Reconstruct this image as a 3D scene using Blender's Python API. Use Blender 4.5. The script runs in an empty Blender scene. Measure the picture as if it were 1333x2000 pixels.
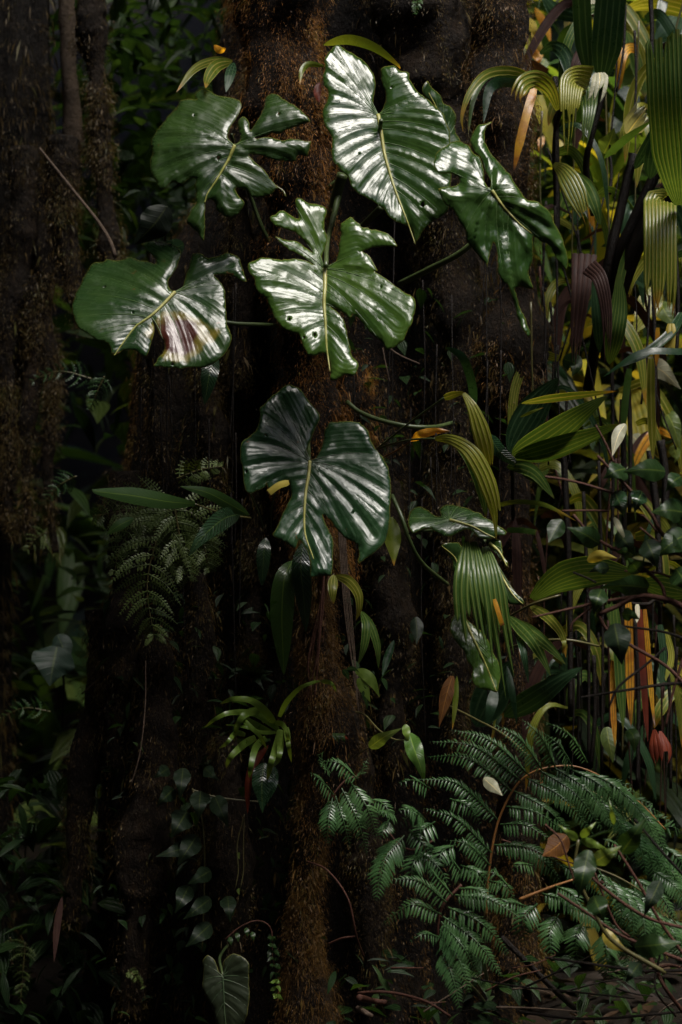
import bpy, math, random
import numpy as np
from mathutils import Vector, Matrix
from mathutils.geometry import delaunay_2d_cdt

random.seed(7)
RNG = np.random.default_rng(7)
SC = bpy.context.scene
COL = SC.collection
R = math.radians

# ------------------------------------------------------------------ camera, sky, sun, exposure
CAM_D, CAM_Z, S0 = 4.0, 1.45, 0.00125      # camera 4 m before the trunk; metres per photo pixel there
cam = bpy.data.cameras.new('camera')
cam.sensor_fit = 'VERTICAL'; cam.sensor_height = 36.0
cam.lens = 36.0 * CAM_D / (2000 * S0)
cam.clip_start = 0.05; cam.clip_end = 400
cam.dof.use_dof = True; cam.dof.focus_distance = 3.8; cam.dof.aperture_fstop = 2.6
camo = bpy.data.objects.new('camera', cam); COL.objects.link(camo)
camo.location = (0, -CAM_D, CAM_Z); camo.rotation_euler = (R(90), 0, 0)
SC.camera = camo

SUN_EL, SUN_AZ = 68.0, 38.0                # azimuth measured from -Y (towards the camera) to +X
sv = Vector((math.sin(R(SUN_AZ)) * math.cos(R(SUN_EL)), -math.cos(R(SUN_AZ)) * math.cos(R(SUN_EL)), math.sin(R(SUN_EL))))
world = bpy.data.worlds.new('World'); SC.world = world; world.use_nodes = True
wn = world.node_tree; wn.nodes.clear()
sky = wn.nodes.new('ShaderNodeTexSky'); sky.sky_type = 'NISHITA'; sky.sun_disc = False
sky.sun_elevation = R(SUN_EL); sky.sun_rotation = math.atan2(sv.x, sv.y)
sky.air_density = 1.0; sky.dust_density = 4.0; sky.ozone_density = 1.0
bg = wn.nodes.new('ShaderNodeBackground'); bg.inputs['Strength'].default_value = 0.11
wo = wn.nodes.new('ShaderNodeOutputWorld')
wn.links.new(sky.outputs[0], bg.inputs['Color']); wn.links.new(bg.outputs[0], wo.inputs['Surface'])
sl = bpy.data.lights.new('sun', 'SUN'); sl.energy = 1.5; sl.angle = R(26); sl.color = (1.0, 0.97, 0.92)
so = bpy.data.objects.new('sun', sl); COL.objects.link(so)
so.rotation_euler = (-sv).to_track_quat('-Z', 'Y').to_euler(); so.location = (3, -3, 12)
SC.view_settings.view_transform = 'Standard'; SC.view_settings.look = 'None'
SC.view_settings.gamma = 1.0; SC.view_settings.use_curve_mapping = False
SC.view_settings.exposure = 1.3
SC.render.film_transparent = False
try:
    SC.cycles.max_bounces = 8; SC.cycles.use_denoising = True
    SC.cycles.diffuse_bounces = 3; SC.cycles.glossy_bounces = 3; SC.cycles.transmission_bounces = 3
except Exception:
    pass

# ------------------------------------------------------------------ small maths
def P(px, py, d=0.0):
    k = S0 * (CAM_D + d) / CAM_D
    return np.array([(px - 666.5) * k, d, CAM_Z + (1000 - py) * k])

def PV(x, y, d):
    k = S0 * (CAM_D + d) / CAM_D
    return np.stack([(x - 666.5) * k, d, CAM_Z + (1000 - y) * k], axis=-1)

def hash3(i, j, k, seed=0):
    n = (i * 374761393 + j * 668265263 + k * 2147483647 + seed * 1274126177) & 0xffffffff
    n = ((n ^ (n >> 13)) * 1274126177) & 0xffffffff
    return ((n ^ (n >> 16)) & 0xffff) / 65535.0

def vnoise(p, seed=0):
    p = np.asarray(p, float); i = np.floor(p).astype(np.int64); f = p - i; f = f * f * (3 - 2 * f)
    r = 0
    for a in (0, 1):
        for b in (0, 1):
            for c in (0, 1):
                w = (f[..., 0] if a else 1 - f[..., 0]) * (f[..., 1] if b else 1 - f[..., 1]) * (f[..., 2] if c else 1 - f[..., 2])
                r = r + w * hash3(i[..., 0] + a, i[..., 1] + b, i[..., 2] + c, seed)
    return r * 2 - 1

def fbm(p, o=4, seed=0):
    r, a = 0, 1.0
    for q in range(o):
        r = r + a * vnoise(np.asarray(p) * (2.03 ** q), seed + q); a *= .5
    return r

def nrm(v):
    v = np.asarray(v, float); n = np.linalg.norm(v, axis=-1, keepdims=True); return v / np.maximum(n, 1e-9)

def resample(pts, n):
    pts = np.asarray(pts, float)
    # Catmull-Rom, then even arclength
    if len(pts) > 2:
        ext = np.vstack([2 * pts[0] - pts[1], pts, 2 * pts[-1] - pts[-2]]); o = []
        for i in range(1, len(ext) - 2):
            t = np.linspace(0, 1, 9)[:-1, None]; a, b, c, d = ext[i - 1], ext[i], ext[i + 1], ext[i + 2]
            o.append(.5 * (2 * b + (c - a) * t + (2 * a - 5 * b + 4 * c - d) * t ** 2 + (3 * b - a - 3 * c + d) * t ** 3))
        pts = np.vstack(o + [ext[-2][None]])
    s = np.r_[0, np.cumsum(np.linalg.norm(np.diff(pts, axis=0), axis=1))]
    t = np.linspace(0, s[-1], n)
    return np.stack([np.interp(t, s, pts[:, k]) for k in range(pts.shape[1])], -1)

# ------------------------------------------------------------------ objects
ORG = {}
def thing(name, label, cat, loc, group=None):
    o = bpy.data.objects.new(name, None); COL.objects.link(o)
    o.empty_display_size = .05
    o.location = tuple(float(v) for v in loc); ORG[o] = np.array(loc, float)
    o['label'] = label; o['category'] = cat
    if group: o['group'] = group
    return o

def mesh(name, V, F, mat, attrs=None, smooth=True):
    """F: (n,3) or (n,4) integer array, or a list of such arrays"""
    m = bpy.data.meshes.new(name)
    V = np.asarray(V, np.float32)
    Fs = [np.asarray(f, np.int32) for f in (F if isinstance(F, list) else [F]) if len(f)]
    m.vertices.add(len(V)); m.vertices.foreach_set('co', V.ravel())
    loops = np.concatenate([f.ravel() for f in Fs])
    tot = np.concatenate([np.full(len(f), f.shape[1], np.int32) for f in Fs])
    m.loops.add(len(loops)); m.loops.foreach_set('vertex_index', loops)
    m.polygons.add(len(tot)); st = np.r_[0, np.cumsum(tot)[:-1]].astype(np.int32)
    m.polygons.foreach_set('loop_start', st)
    try: m.polygons.foreach_set('loop_total', tot)
    except Exception: pass
    if smooth: m.polygons.foreach_set('use_smooth', np.ones(len(tot), bool))
    for k, a in (attrs or {}).items():
        a = np.asarray(a, np.float32)
        if a.ndim == 1:
            at = m.attributes.new(k, 'FLOAT', 'POINT'); at.data.foreach_set('value', a)
        else:
            at = m.attributes.new(k, 'FLOAT_VECTOR', 'POINT'); at.data.foreach_set('vector', a.ravel())
    m.update(calc_edges=True); m.validate()
    if mat: m.materials.append(mat)
    return m

def put(name, V, F, mat, parent=None, attrs=None, smooth=True, label=None, kind=None):
    off = ORG.get(parent, np.zeros(3)) if parent else np.zeros(3)
    me = mesh(name, np.asarray(V) - off, F, mat, attrs, smooth)
    o = bpy.data.objects.new(name, me); COL.objects.link(o)
    if parent:
        o.parent = parent
    ORG[o] = off
    if label: o['label'] = label
    if kind: o['kind'] = kind
    return o

def single(name, V, F, mat, label, cat, group=None, attrs=None, smooth=True):
    """a thing that is one mesh, origin at its first vertex's neighbourhood"""
    V = np.asarray(V, float); c = V.mean(0)
    me = mesh(name, V - c, F, mat, attrs, smooth)
    o = bpy.data.objects.new(name, me); COL.objects.link(o); o.location = c; ORG[o] = c
    o['label'] = label; o['category'] = cat
    if group: o['group'] = group
    return o

class Bag:
    """collects pieces of ONE mesh"""
    def __init__(s): s.V = []; s.F3 = []; s.F4 = []; s.A = {}; s.n = 0
    def add(s, V, F, A=None):
        V = np.asarray(V, float); F = np.asarray(F, int)
        (s.F3 if F.shape[1] == 3 else s.F4).append(F + s.n); s.V.append(V); s.n += len(V)
        for k in ('lu', 'lv', 'rnd', 'vd'):
            s.A.setdefault(k, []).append(np.asarray((A or {}).get(k, np.zeros(len(V))), float))
        return s
    def get(s):
        F = []
        if s.F3: F.append(np.vstack(s.F3))
        if s.F4: F.append(np.vstack(s.F4))
        return np.vstack(s.V), F, {k: np.concatenate(v) for k, v in s.A.items()}

def grid_faces(n, m, loop=False):
    i = np.arange(n - 1)[:, None]; j = np.arange(m if loop else m - 1)[None, :]
    a = i * m + j; b = i * m + (j + 1) % m
    return np.stack([a, b, b + m, a + m], -1).reshape(-1, 4)

# ------------------------------------------------------------------ materials
MATS = {}
def nodes_of(name):
    m = bpy.data.materials.new(name); m.use_nodes = True
    t = m.node_tree; t.nodes.clear()
    return m, t, (lambda k, **kw: _n(t, k, **kw)), t.links.new
def _n(t, k, **kw):
    n = t.nodes.new(k)
    for a, v in kw.items():
        if a == 'op': n.operation = v
        elif a == 'i':
            for q, x in v.items(): n.inputs[q].default_value = x
        else: setattr(n, a, v)
    return n
def rgb(c): return (c[0], c[1], c[2], 1)

def leafmat(name, c1, c2, rough=(.22, .42), trans=.22, vein=None, rim=None, stripe=None, tip=None, spots=0.0,
            spotc=(.09, .045, .012), nscale=9.0, streak=False, bump=.25, spec=.5, pinnate=0, patch=None):
    """leaf surface; attributes lu (along), lv (across -1..1), vd (vein nearness), ed (edge nearness), sv (along/across vein)"""
    m, t, N, L = nodes_of(name)
    out = N('ShaderNodeOutputMaterial'); pr = N('ShaderNodeBsdfPrincipled')
    tc = N('ShaderNodeTexCoord')
    def attr(k): return N('ShaderNodeAttribute', attribute_name=k)
    n1 = N('ShaderNodeTexNoise', i={'Scale': nscale, 'Detail': 5.0, 'Roughness': .6}); L(tc.outputs['Object'], n1.inputs['Vector'])
    rp = N('ShaderNodeValToRGB'); rp.color_ramp.elements[0].position = .32; rp.color_ramp.elements[1].position = .7
    rp.color_ramp.elements[0].color = rgb(c1); rp.color_ramp.elements[1].color = rgb(c2)
    L(n1.outputs['Fac'], rp.inputs[0]); col = rp.outputs[0]
    def mix(colA, colB, fac):
        x = N('ShaderNodeMix', data_type='RGBA'); L(colA, x.inputs[6])
        if isinstance(colB, tuple): x.inputs[7].default_value = rgb(colB)
        else: L(colB, x.inputs[7])
        if isinstance(fac, float): x.inputs[0].default_value = fac
        else: L(fac, x.inputs[0])
        return x.outputs[2]
    def math_(op, a, b=None, clamp=False):
        x = N('ShaderNodeMath', op=op, use_clamp=clamp)
        for q, v in ((0, a), (1, b)):
            if v is None: continue
            if isinstance(v, (int, float)): x.inputs[q].default_value = v
            else: L(v, x.inputs[q])
        return x.outputs[0]
    def mrange(v, a, b, c=0., d=1.):
        x = N('ShaderNodeMapRange'); x.interpolation_type = 'SMOOTHSTEP'; L(v, x.inputs[0])
        for q, w in zip((1, 2, 3, 4), (a, b, c, d)): x.inputs[q].default_value = w
        return x.outputs[0]
    if stripe:
        lv = attr('lv').outputs['Fac']
        w = math_('ABSOLUTE', math_('SINE', math_('MULTIPLY', lv, stripe[0] * math.pi * 2.5)))
        col = mix(col, (c1[0] * .7, c1[1] * .7, c1[2] * .7), math_('MULTIPLY', mrange(w, .6, 1.0), .45))
        col = mix(col, stripe[1], math_('MULTIPLY', mrange(attr('vd').outputs['Fac'], .62, .95), stripe[2]))
    if pinnate:
        lu = attr('lu').outputs['Fac']; lv = math_('ABSOLUTE', attr('lv').outputs['Fac'])
        ph = math_('SUBTRACT', math_('MULTIPLY', lu, float(pinnate)), math_('MULTIPLY', lv, pinnate * .13))
        wv = math_('ABSOLUTE', math_('SINE', math_('MULTIPLY', ph, math.pi)))
        pin = mrange(wv, 0., .5)
        col = mix(col, (c2[0] * 1.5 + .01, c2[1] * 1.4 + .01, c2[2] * 1.2), math_('MULTIPLY', math_('SUBTRACT', 1.0, mrange(wv, 0., .16)), .55))
        col = mix(col, (c2[0] * 2 + .03, c2[1] * 1.7 + .03, c2[2] * 1.3 + .005), math_('MULTIPLY', mrange(lv, .07, .03), .8))
    if vein:
        col = mix(col, vein, math_('MULTIPLY', mrange(attr('vd').outputs['Fac'], .55, 1.0), .55))
    if tip:
        lu = attr('lu').outputs['Fac']
        nt = N('ShaderNodeTexNoise', i={'Scale': 30.0, 'Detail': 3.0}); L(tc.outputs['Object'], nt.inputs['Vector'])
        z = math_('ADD', lu, math_('MULTIPLY', math_('SUBTRACT', nt.outputs['Fac'], .5), .35))
        col = mix(col, tip[0], mrange(z, tip[1] - .08, tip[1] + .12))
    if spots:
        ns = N('ShaderNodeTexNoise', i={'Scale': 26.0, 'Detail': 4.0, 'Roughness': .65}); L(tc.outputs['Object'], ns.inputs['Vector'])
        col = mix(col, spotc, math_('MULTIPLY', mrange(ns.outputs['Fac'], .74 - .1 * spots, .78 - .1 * spots), .9))
    if patch:      # withered patch round one point of the leaf, in the object's own frame
        vm = N('ShaderNodeVectorMath', op='DISTANCE'); L(tc.outputs['Object'], vm.inputs[0]); vm.inputs[1].default_value = patch[0]
        n2 = N('ShaderNodeTexNoise', i={'Scale': 16.0, 'Detail': 5.0}); L(tc.outputs['Object'], n2.inputs['Vector'])
        dd = math_('ADD', vm.outputs['Value'], math_('MULTIPLY', math_('SUBTRACT', n2.outputs['Fac'], .5), patch[1] * 1.6))
        col = mix(col, (.12, .10, .015), mrange(dd, patch[1] * 1.3, patch[1] * 1.0))
        col = mix(col, patch[2], mrange(dd, patch[1] * .95, patch[1] * .6))
    if rim:
        col = mix(col, rim, math_('MULTIPLY', mrange(attr('ed').outputs['Fac'], .6, .95), .8))
    L(col, pr.inputs['Base Color'])
    n3 = N('ShaderNodeTexNoise', i={'Scale': 3.0 if streak else 14.0, 'Detail': 7.0, 'Roughness': .7})
    if streak:
        L(attr('sv').outputs['Vector'], n3.inputs['Vector'])
    else:
        L(tc.outputs['Object'], n3.inputs['Vector'])
    rr_ = mrange(n3.outputs['Fac'], .3, .7, rough[0], rough[1])
    if streak:
        n5 = N('ShaderNodeTexNoise', i={'Scale': 34.0, 'Detail': 6.0, 'Roughness': .75}); L(tc.outputs['Object'], n5.inputs['Vector'])
        rr_ = math_('ADD', rr_, mrange(n5.outputs['Fac'], .52, .64, 0., .12))
    L(rr_, pr.inputs['Roughness'])
    pr.inputs['Specular IOR Level'].default_value = spec
    h = None
    if bump:
        n4 = N('ShaderNodeTexNoise', i={'Scale': 60.0 if not streak else 4.0, 'Detail': 4.0, 'Roughness': .55})
        if streak: L(attr('sv').outputs['Vector'], n4.inputs['Vector'])
        else: L(tc.outputs['Object'], n4.inputs['Vector'])
        h = n4.outputs['Fac']
        if streak:
            fr = math_('SINE', math_('MULTIPLY', attr('lv').outputs['Fac'], 20 * 2 * math.pi / 8.5))
            h = math_('ADD', math_('MULTIPLY', h, .8), math_('MULTIPLY', fr, .16))
        if pinnate: h = math_('ADD', math_('MULTIPLY', h, .35), math_('MULTIPLY', pin, 1.0))
        b = N('ShaderNodeBump', i={'Strength': bump, 'Distance': .004}); L(h, b.inputs['Height']); L(b.outputs[0], pr.inputs['Normal'])
    if trans:
        tr = N('ShaderNodeBsdfTranslucent')
        br = N('ShaderNodeMix', data_type='RGBA', blend_type='MULTIPLY'); br.inputs[0].default_value = 1.0
        L(col, br.inputs[6]); br.inputs[7].default_value = (2.6, 2.3, 1.0, 1); L(br.outputs[2], tr.inputs['Color'])
        mx = N('ShaderNodeMixShader'); mx.inputs[0].default_value = trans
        L(pr.outputs[0], mx.inputs[1]); L(tr.outputs[0], mx.inputs[2]); L(mx.outputs[0], out.inputs['Surface'])
    else:
        L(pr.outputs[0], out.inputs['Surface'])
    MATS[name] = m
    return m

def barkmat(name, ramp, scale=18., rough=.8, bump=.8, zstretch=1.0, spec=.15):
    m, t, N, L = nodes_of(name)
    out = N('ShaderNodeOutputMaterial'); pr = N('ShaderNodeBsdfPrincipled'); tc = N('ShaderNodeTexCoord')
    mp = N('ShaderNodeMapping'); mp.inputs['Scale'].default_value = (1, 1, zstretch); L(tc.outputs['Object'], mp.inputs['Vector'])
    n1 = N('ShaderNodeTexNoise', i={'Scale': scale, 'Detail': 8.0, 'Roughness': .7}); L(mp.outputs[0], n1.inputs['Vector'])
    rp = N('ShaderNodeValToRGB'); e = rp.color_ramp.elements
    e[0].position = .3; e[0].color = rgb(ramp[0]); e[1].position = .75; e[1].color = rgb(ramp[-1])
    for q, c in enumerate(ramp[1:-1]):
        x = e.new(.3 + .45 * (q + 1) / (len(ramp) - 1)); x.color = rgb(c)
    L(n1.outputs['Fac'], rp.inputs[0]); L(rp.outputs[0], pr.inputs['Base Color'])
    n2 = N('ShaderNodeTexNoise', i={'Scale': scale * 3.5, 'Detail': 6.0, 'Roughness': .7}); L(mp.outputs[0], n2.inputs['Vector'])
    b = N('ShaderNodeBump', i={'Strength': bump, 'Distance': .02}); L(n2.outputs['Fac'], b.inputs['Height']); L(b.outputs[0], pr.inputs['Normal'])
    mr = N('ShaderNodeMapRange'); L(n2.outputs['Fac'], mr.inputs[0]); mr.inputs[3].default_value = rough - .25; mr.inputs[4].default_value = rough + .15
    L(mr.outputs[0], pr.inputs['Roughness']); pr.inputs['Specular IOR Level'].default_value = spec
    L(pr.outputs[0], out.inputs['Surface']); MATS[name] = m
    return m

def rndmat(name, ramp, rough=.5, trans=.2, spec=.25, veins=0):
    """colour picked per leaf/blade by the attribute rnd"""
    m, t, N, L = nodes_of(name)
    out = N('ShaderNodeOutputMaterial'); pr = N('ShaderNodeBsdfPrincipled')
    a = N('ShaderNodeAttribute', attribute_name='rnd'); rp = N('ShaderNodeValToRGB'); e = rp.color_ramp.elements
    e[0].position = 0; e[0].color = rgb(ramp[0]); e[1].position = 1; e[1].color = rgb(ramp[-1])
    for q, c in enumerate(ramp[1:-1]):
        x = e.new((q + 1) / (len(ramp) - 1)); x.color = rgb(c)
    tc = N('ShaderNodeTexCoord')
    nn = N('ShaderNodeTexNoise', i={'Scale': 25.0, 'Detail': 4.0}); L(tc.outputs['Object'], nn.inputs['Vector'])
    ad = N('ShaderNodeMath', op='MULTIPLY_ADD'); L(nn.outputs['Fac'], ad.inputs[0]); ad.inputs[1].default_value = .3; L(a.outputs['Fac'], ad.inputs[2])
    sb = N('ShaderNodeMath', op='SUBTRACT', use_clamp=True); L(ad.outputs[0], sb.inputs[0]); sb.inputs[1].default_value = .15
    L(sb.outputs[0], rp.inputs[0])
    if veins:
        va = N('ShaderNodeAttribute', attribute_name='lv'); m1 = N('ShaderNodeMath', op='MULTIPLY'); L(va.outputs['Fac'], m1.inputs[0]); m1.inputs[1].default_value = veins * math.pi
        m2 = N('ShaderNodeMath', op='SINE'); L(m1.outputs[0], m2.inputs[0]); m3 = N('ShaderNodeMath', op='ABSOLUTE'); L(m2.outputs[0], m3.inputs[0])
        bp = N('ShaderNodeBump', i={'Strength': .5, 'Distance': .006}); L(m3.outputs[0], bp.inputs['Height']); L(bp.outputs[0], pr.inputs['Normal'])
        mr = N('ShaderNodeMapRange'); L(m3.outputs[0], mr.inputs[0]); mr.inputs[1].default_value = 0; mr.inputs[2].default_value = .6; mr.inputs[3].default_value = 1.5; mr.inputs[4].default_value = .85
        mu = N('ShaderNodeVectorMath', op='SCALE'); L(rp.outputs[0], mu.inputs[0]); L(mr.outputs[0], mu.inputs['Scale']); L(mu.outputs[0], pr.inputs['Base Color'])
    else:
        L(rp.outputs[0], pr.inputs['Base Color'])
    pr.inputs['Roughness'].default_value = rough; pr.inputs['Specular IOR Level'].default_value = spec
    if trans:
        tr = N('ShaderNodeBsdfTranslucent')
        br = N('ShaderNodeMix', data_type='RGBA', blend_type='MULTIPLY'); br.inputs[0].default_value = 1.0
        L(rp.outputs[0], br.inputs[6]); br.inputs[7].default_value = (2.4, 2.2, 1.0, 1); L(br.outputs[2], tr.inputs['Color'])
        mx = N('ShaderNodeMixShader'); mx.inputs[0].default_value = trans
        L(pr.outputs[0], mx.inputs[1]); L(tr.outputs[0], mx.inputs[2]); L(mx.outputs[0], out.inputs['Surface'])
    else: L(pr.outputs[0], out.inputs['Surface'])
    MATS[name] = m
    return m

RIM = (.09, .09, .015)
BIG = dict(streak=True, rough=(.10, .30), trans=.10, vein=(.05, .10, .025), rim=RIM, bump=.22, spec=.4)
M_A = leafmat('deep_green_leaf', (.014, .034, .008), (.030, .060, .012), spots=.35, **{**BIG, 'rough': (.16, .36), 'spec': .45})
M_B = leafmat('glossy_green_leaf', (.017, .044, .010), (.036, .074, .015), **{**BIG, 'rough': (.05, .22)})
M_E = leafmat('bright_green_leaf', (.024, .056, .010), (.052, .098, .016), spots=.25, **{**BIG, 'rough': (.05, .22)})
M_F = leafmat('blackish_green_leaf', (.010, .030, .012), (.022, .054, .02), spots=.6, **{**BIG, 'vein': (.035, .06, .03), 'rough': (.13, .34), 'spec': .4})
M_G = leafmat('dark_green_leaf', (.013, .034, .009), (.028, .056, .014), spots=.2, **BIG)
M_I = leafmat('dull_olive_leaf', (.012, .019, .008), (.02, .028, .012), spots=.3, **{**BIG, 'rough': (.4, .6), 'vein': (.012, .02, .008)})
M_MID = leafmat('pale_midrib', (.22, .23, .045), (.36, .34, .10), trans=0, bump=.1, rough=(.3, .5))
M_VEIN = leafmat('green_side_vein', (.04, .085, .02), (.07, .12, .03), trans=0, bump=0, rough=(.3, .45))
M_DVEIN = leafmat('dark_side_vein', (.028, .05, .024), (.045, .07, .03), trans=0, bump=0, rough=(.3, .45))
M_PET = leafmat('green_stalk', (.03, .05, .016), (.06, .085, .025), trans=0, bump=.2, rough=(.3, .5))
M_PALM = leafmat('pleated_green_leaf', (.03, .07, .013), (.06, .11, .022), stripe=(13, (.16, .20, .05), .75), tip=((.16, .09, .02), 1.0), spots=.25, rough=(.2, .45), spec=.32, trans=.3)
M_PALMD = leafmat('dark_pleated_leaf', (.010, .03, .012), (.02, .05, .02), stripe=(11, (.05, .09, .04), .7), spots=.1, rough=(.2, .45), spec=.32, trans=.2)
M_PALMY = leafmat('yellowing_pleated_leaf', (.11, .14, .012), (.22, .22, .022), stripe=(9, (.40, .36, .10), .8), tip=((.2, .1, .02), .93), spots=.4, rough=(.2, .45), spec=.32, trans=.35)
M_OLIVE = leafmat('olive_pleated_leaf', (.07, .11, .012), (.15, .17, .022), stripe=(15, (.34, .28, .07), .75), tip=((.28, .15, .02), .86), spots=.4, rough=(.2, .45), spec=.32, trans=.32)
M_ORANGE = leafmat('withered_orange_leaf', (.42, .15, .014), (.75, .45, .035), nscale=26., stripe=(7, (.08, .025, .008), .8), tip=((.07, .025, .012), .9), rough=(.3, .55), trans=.45)
M_BROWN = leafmat('withered_brown_leaf', (.024, .011, .009), (.045, .022, .016), stripe=(9, (.012, .006, .006), .6), rough=(.55, .75), trans=.15, spec=.12, nscale=22.)
M_RED = leafmat('withered_red_leaf', (.07, .014, .008), (.17, .03, .010), rough=(.45, .65), trans=.3, spec=.25, spots=.6)
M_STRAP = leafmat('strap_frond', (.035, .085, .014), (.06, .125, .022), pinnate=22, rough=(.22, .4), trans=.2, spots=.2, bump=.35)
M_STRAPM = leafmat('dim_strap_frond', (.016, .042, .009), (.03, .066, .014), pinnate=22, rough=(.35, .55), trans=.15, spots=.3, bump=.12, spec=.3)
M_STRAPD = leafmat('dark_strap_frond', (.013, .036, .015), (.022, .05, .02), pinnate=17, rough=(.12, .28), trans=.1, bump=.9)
M_BROM = leafmat('rosette_leaf', (.07, .125, .018), (.12, .18, .028), tip=((.10, .12, .02), .9), rough=(.25, .45), trans=.25, spots=.2)
M_SHRUB = leafmat('shrub_leaf', (.009, .026, .007), (.02, .044, .010), pinnate=8, rough=(.3, .5), trans=.22, spots=.25, bump=.15, spec=.35)
M_SHRUBL = leafmat('pale_shrub_leaf', (.06, .10, .02), (.10, .14, .03), pinnate=8, rough=(.3, .5), trans=.3, spots=.3, bump=.3)
M_CLIMB = leafmat('climber_leaf', (.004, .011, .004), (.008, .018, .007), pinnate=7, rough=(.45, .65), trans=.1, bump=.15, spec=.25)
M_GLAU = leafmat('bluish_leaf', (.012, .026, .018), (.02, .038, .026), pinnate=7, rough=(.45, .6), trans=.1, bump=.25, spec=.25)
M_YEL = leafmat('yellow_leaf', (.30, .24, .03), (.42, .34, .06), spots=.5, rough=(.4, .6), trans=.3)
M_PALE = leafmat('pale_grey_leaf', (.22, .23, .15), (.34, .33, .22), spots=.3, rough=(.4, .6), trans=.2, pinnate=9)
M_DEADB = leafmat('dead_brown_leaf', (.06, .024, .006), (.11, .046, .010), pinnate=6, spec=.15, rough=(.5, .7), trans=.1, bump=.25, nscale=20.)
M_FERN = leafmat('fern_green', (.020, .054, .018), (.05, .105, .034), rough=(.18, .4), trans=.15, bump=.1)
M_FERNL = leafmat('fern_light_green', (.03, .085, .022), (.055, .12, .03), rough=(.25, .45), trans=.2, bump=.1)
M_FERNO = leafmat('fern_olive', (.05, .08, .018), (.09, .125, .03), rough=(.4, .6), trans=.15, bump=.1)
M_RACH = leafmat('orange_stalk', (.20, .085, .025), (.32, .15, .045), trans=0, bump=.2, rough=(.3, .5))
M_RACHG = leafmat('olive_stalk', (.06, .06, .02), (.10, .085, .03), trans=0, bump=.2, rough=(.3, .5))
M_TWIG = barkmat('reddish_twig', [(.05, .022, .016), (.10, .045, .03)], scale=60, rough=.5, bump=.4)
M_DTWIG = barkmat('blackish_stem', [(.005, .004, .003), (.016, .011, .008)], scale=60, rough=.45, bump=.5)
M_PALETWIG = barkmat('pale_twig', [(.06, .04, .028), (.17, .125, .09)], scale=50, rough=.6, bump=.5)
M_TRUNK = barkmat('mossy_bark', [(.003, .0025, .002), (.008, .006, .004), (.02, .013, .007)], scale=14, rough=.8, bump=1.0, zstretch=.5)
M_ROOT = barkmat('mossy_root_bark', [(.005, .0035, .002), (.014, .009, .005), (.035, .02, .009)], scale=22, rough=.75, bump=1.0, zstretch=.6)
M_PALEBARK = barkmat('pale_bark', [(.03, .02, .012), (.10, .07, .045)], scale=25, rough=.7, bump=.8)
M_MOSS = rndmat('brown_moss', [(.05, .026, .008), (.15, .07, .018), (.25, .11, .024), (.15, .11, .022)], rough=.5, trans=.25)
M_MOSSG = rndmat('olive_moss', [(.02, .014, .006), (.055, .035, .011), (.09, .058, .015), (.06, .06, .015)], rough=.5, trans=.2)
M_SOIL = barkmat('leaf_litter', [(.003, .0025, .002), (.010, .007, .004), (.024, .015, .009)], scale=9, rough=.8, bump=1.0)
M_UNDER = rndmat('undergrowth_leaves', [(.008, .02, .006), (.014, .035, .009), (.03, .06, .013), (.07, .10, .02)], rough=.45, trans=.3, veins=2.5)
M_UNDERY = rndmat('sun_tinted_undergrowth', [(.006, .014, .005), (.012, .03, .009), (.045, .10, .02), (.14, .21, .03), (.5, .42, .04)], rough=.45, trans=.4, veins=3.5)  # dark to bright leaf colours imitate sun patches in the upper thicket
M_SUNTINT = rndmat('sun_tinted_far_foliage', [(.05, .09, .03), (.14, .22, .06), (.24, .32, .10), (.5, .45, .08)], rough=.5, trans=.4, veins=4.5)  # brighter leaf colours stand in for sunlight on the far foliage
M_LITTER = rndmat('dead_leaf_litter', [(.008, .004, .0025), (.02, .011, .006), (.04, .022, .010), (.016, .012, .008)], rough=.6, trans=.05)
M_UNDERD = rndmat('shade_tinted_strap_leaves', [(.004, .008, .003), (.010, .022, .006), (.018, .04, .009), (.06, .08, .014), (.26, .2, .025)], rough=.4, trans=.35, veins=3.5)  # darker colours imitate the shade in the lower thicket
M_MOSSB = rndmat('dark_brown_moss', [(.028, .016, .006), (.075, .042, .012), (.13, .066, .016), (.08, .066, .016)], rough=.5, trans=.2)
M_CANOPY = rndmat('canopy_leaves', [(.015, .035, .012), (.03, .06, .018)], rough=.6, trans=.12)

# ------------------------------------------------------------------ builders
def tube(pts, rad, nseg=8, n=None, rough=0.0, seed=0, fr=8.):
    """tube along 3D points; rad: list aligned with pts; returns V, F, normals"""
    pts = np.asarray(pts, float); rad = np.asarray(rad if np.ndim(rad) else [rad] * len(pts), float)
    if n is None: n = max(3, len(pts) * 4)
    q = resample(np.c_[pts, rad], n); c = q[:, :3]; r = q[:, 3]
    T = nrm(np.gradient(c, axis=0)); up = np.array([.13, -1, .21]); A = nrm(np.cross(T, up)); B = np.cross(T, A)
    th = np.linspace(0, 2 * np.pi, nseg, endpoint=False)
    Nn = A[:, None, :] * np.cos(th)[None, :, None] + B[:, None, :] * np.sin(th)[None, :, None]
    rr = r[:, None] * np.ones(nseg)[None]
    if rough:
        rr = rr * (1 + rough * fbm((c[:, None, :] + Nn * r[:, None, None]) * fr, 4, seed))
    V = (c[:, None, :] + Nn * rr[..., None]).reshape(-1, 3)
    F = grid_faces(n, nseg, True)
    cap = []
    V = np.vstack([V, c[:1], c[-1:]]); a, b = len(V) - 2, len(V) - 1
    for j in range(nseg):
        cap.append([a, (j + 1) % nseg, j]); cap.append([b, (n - 1) * nseg + j, (n - 1) * nseg + (j + 1) % nseg])
    return V, [F, np.array(cap)], Nn.reshape(-1, 3)

def pxline(pts, d=0.0):
    return np.array([P(p[0], p[1], p[2] if len(p) > 2 else d) for p in pts])

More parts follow.
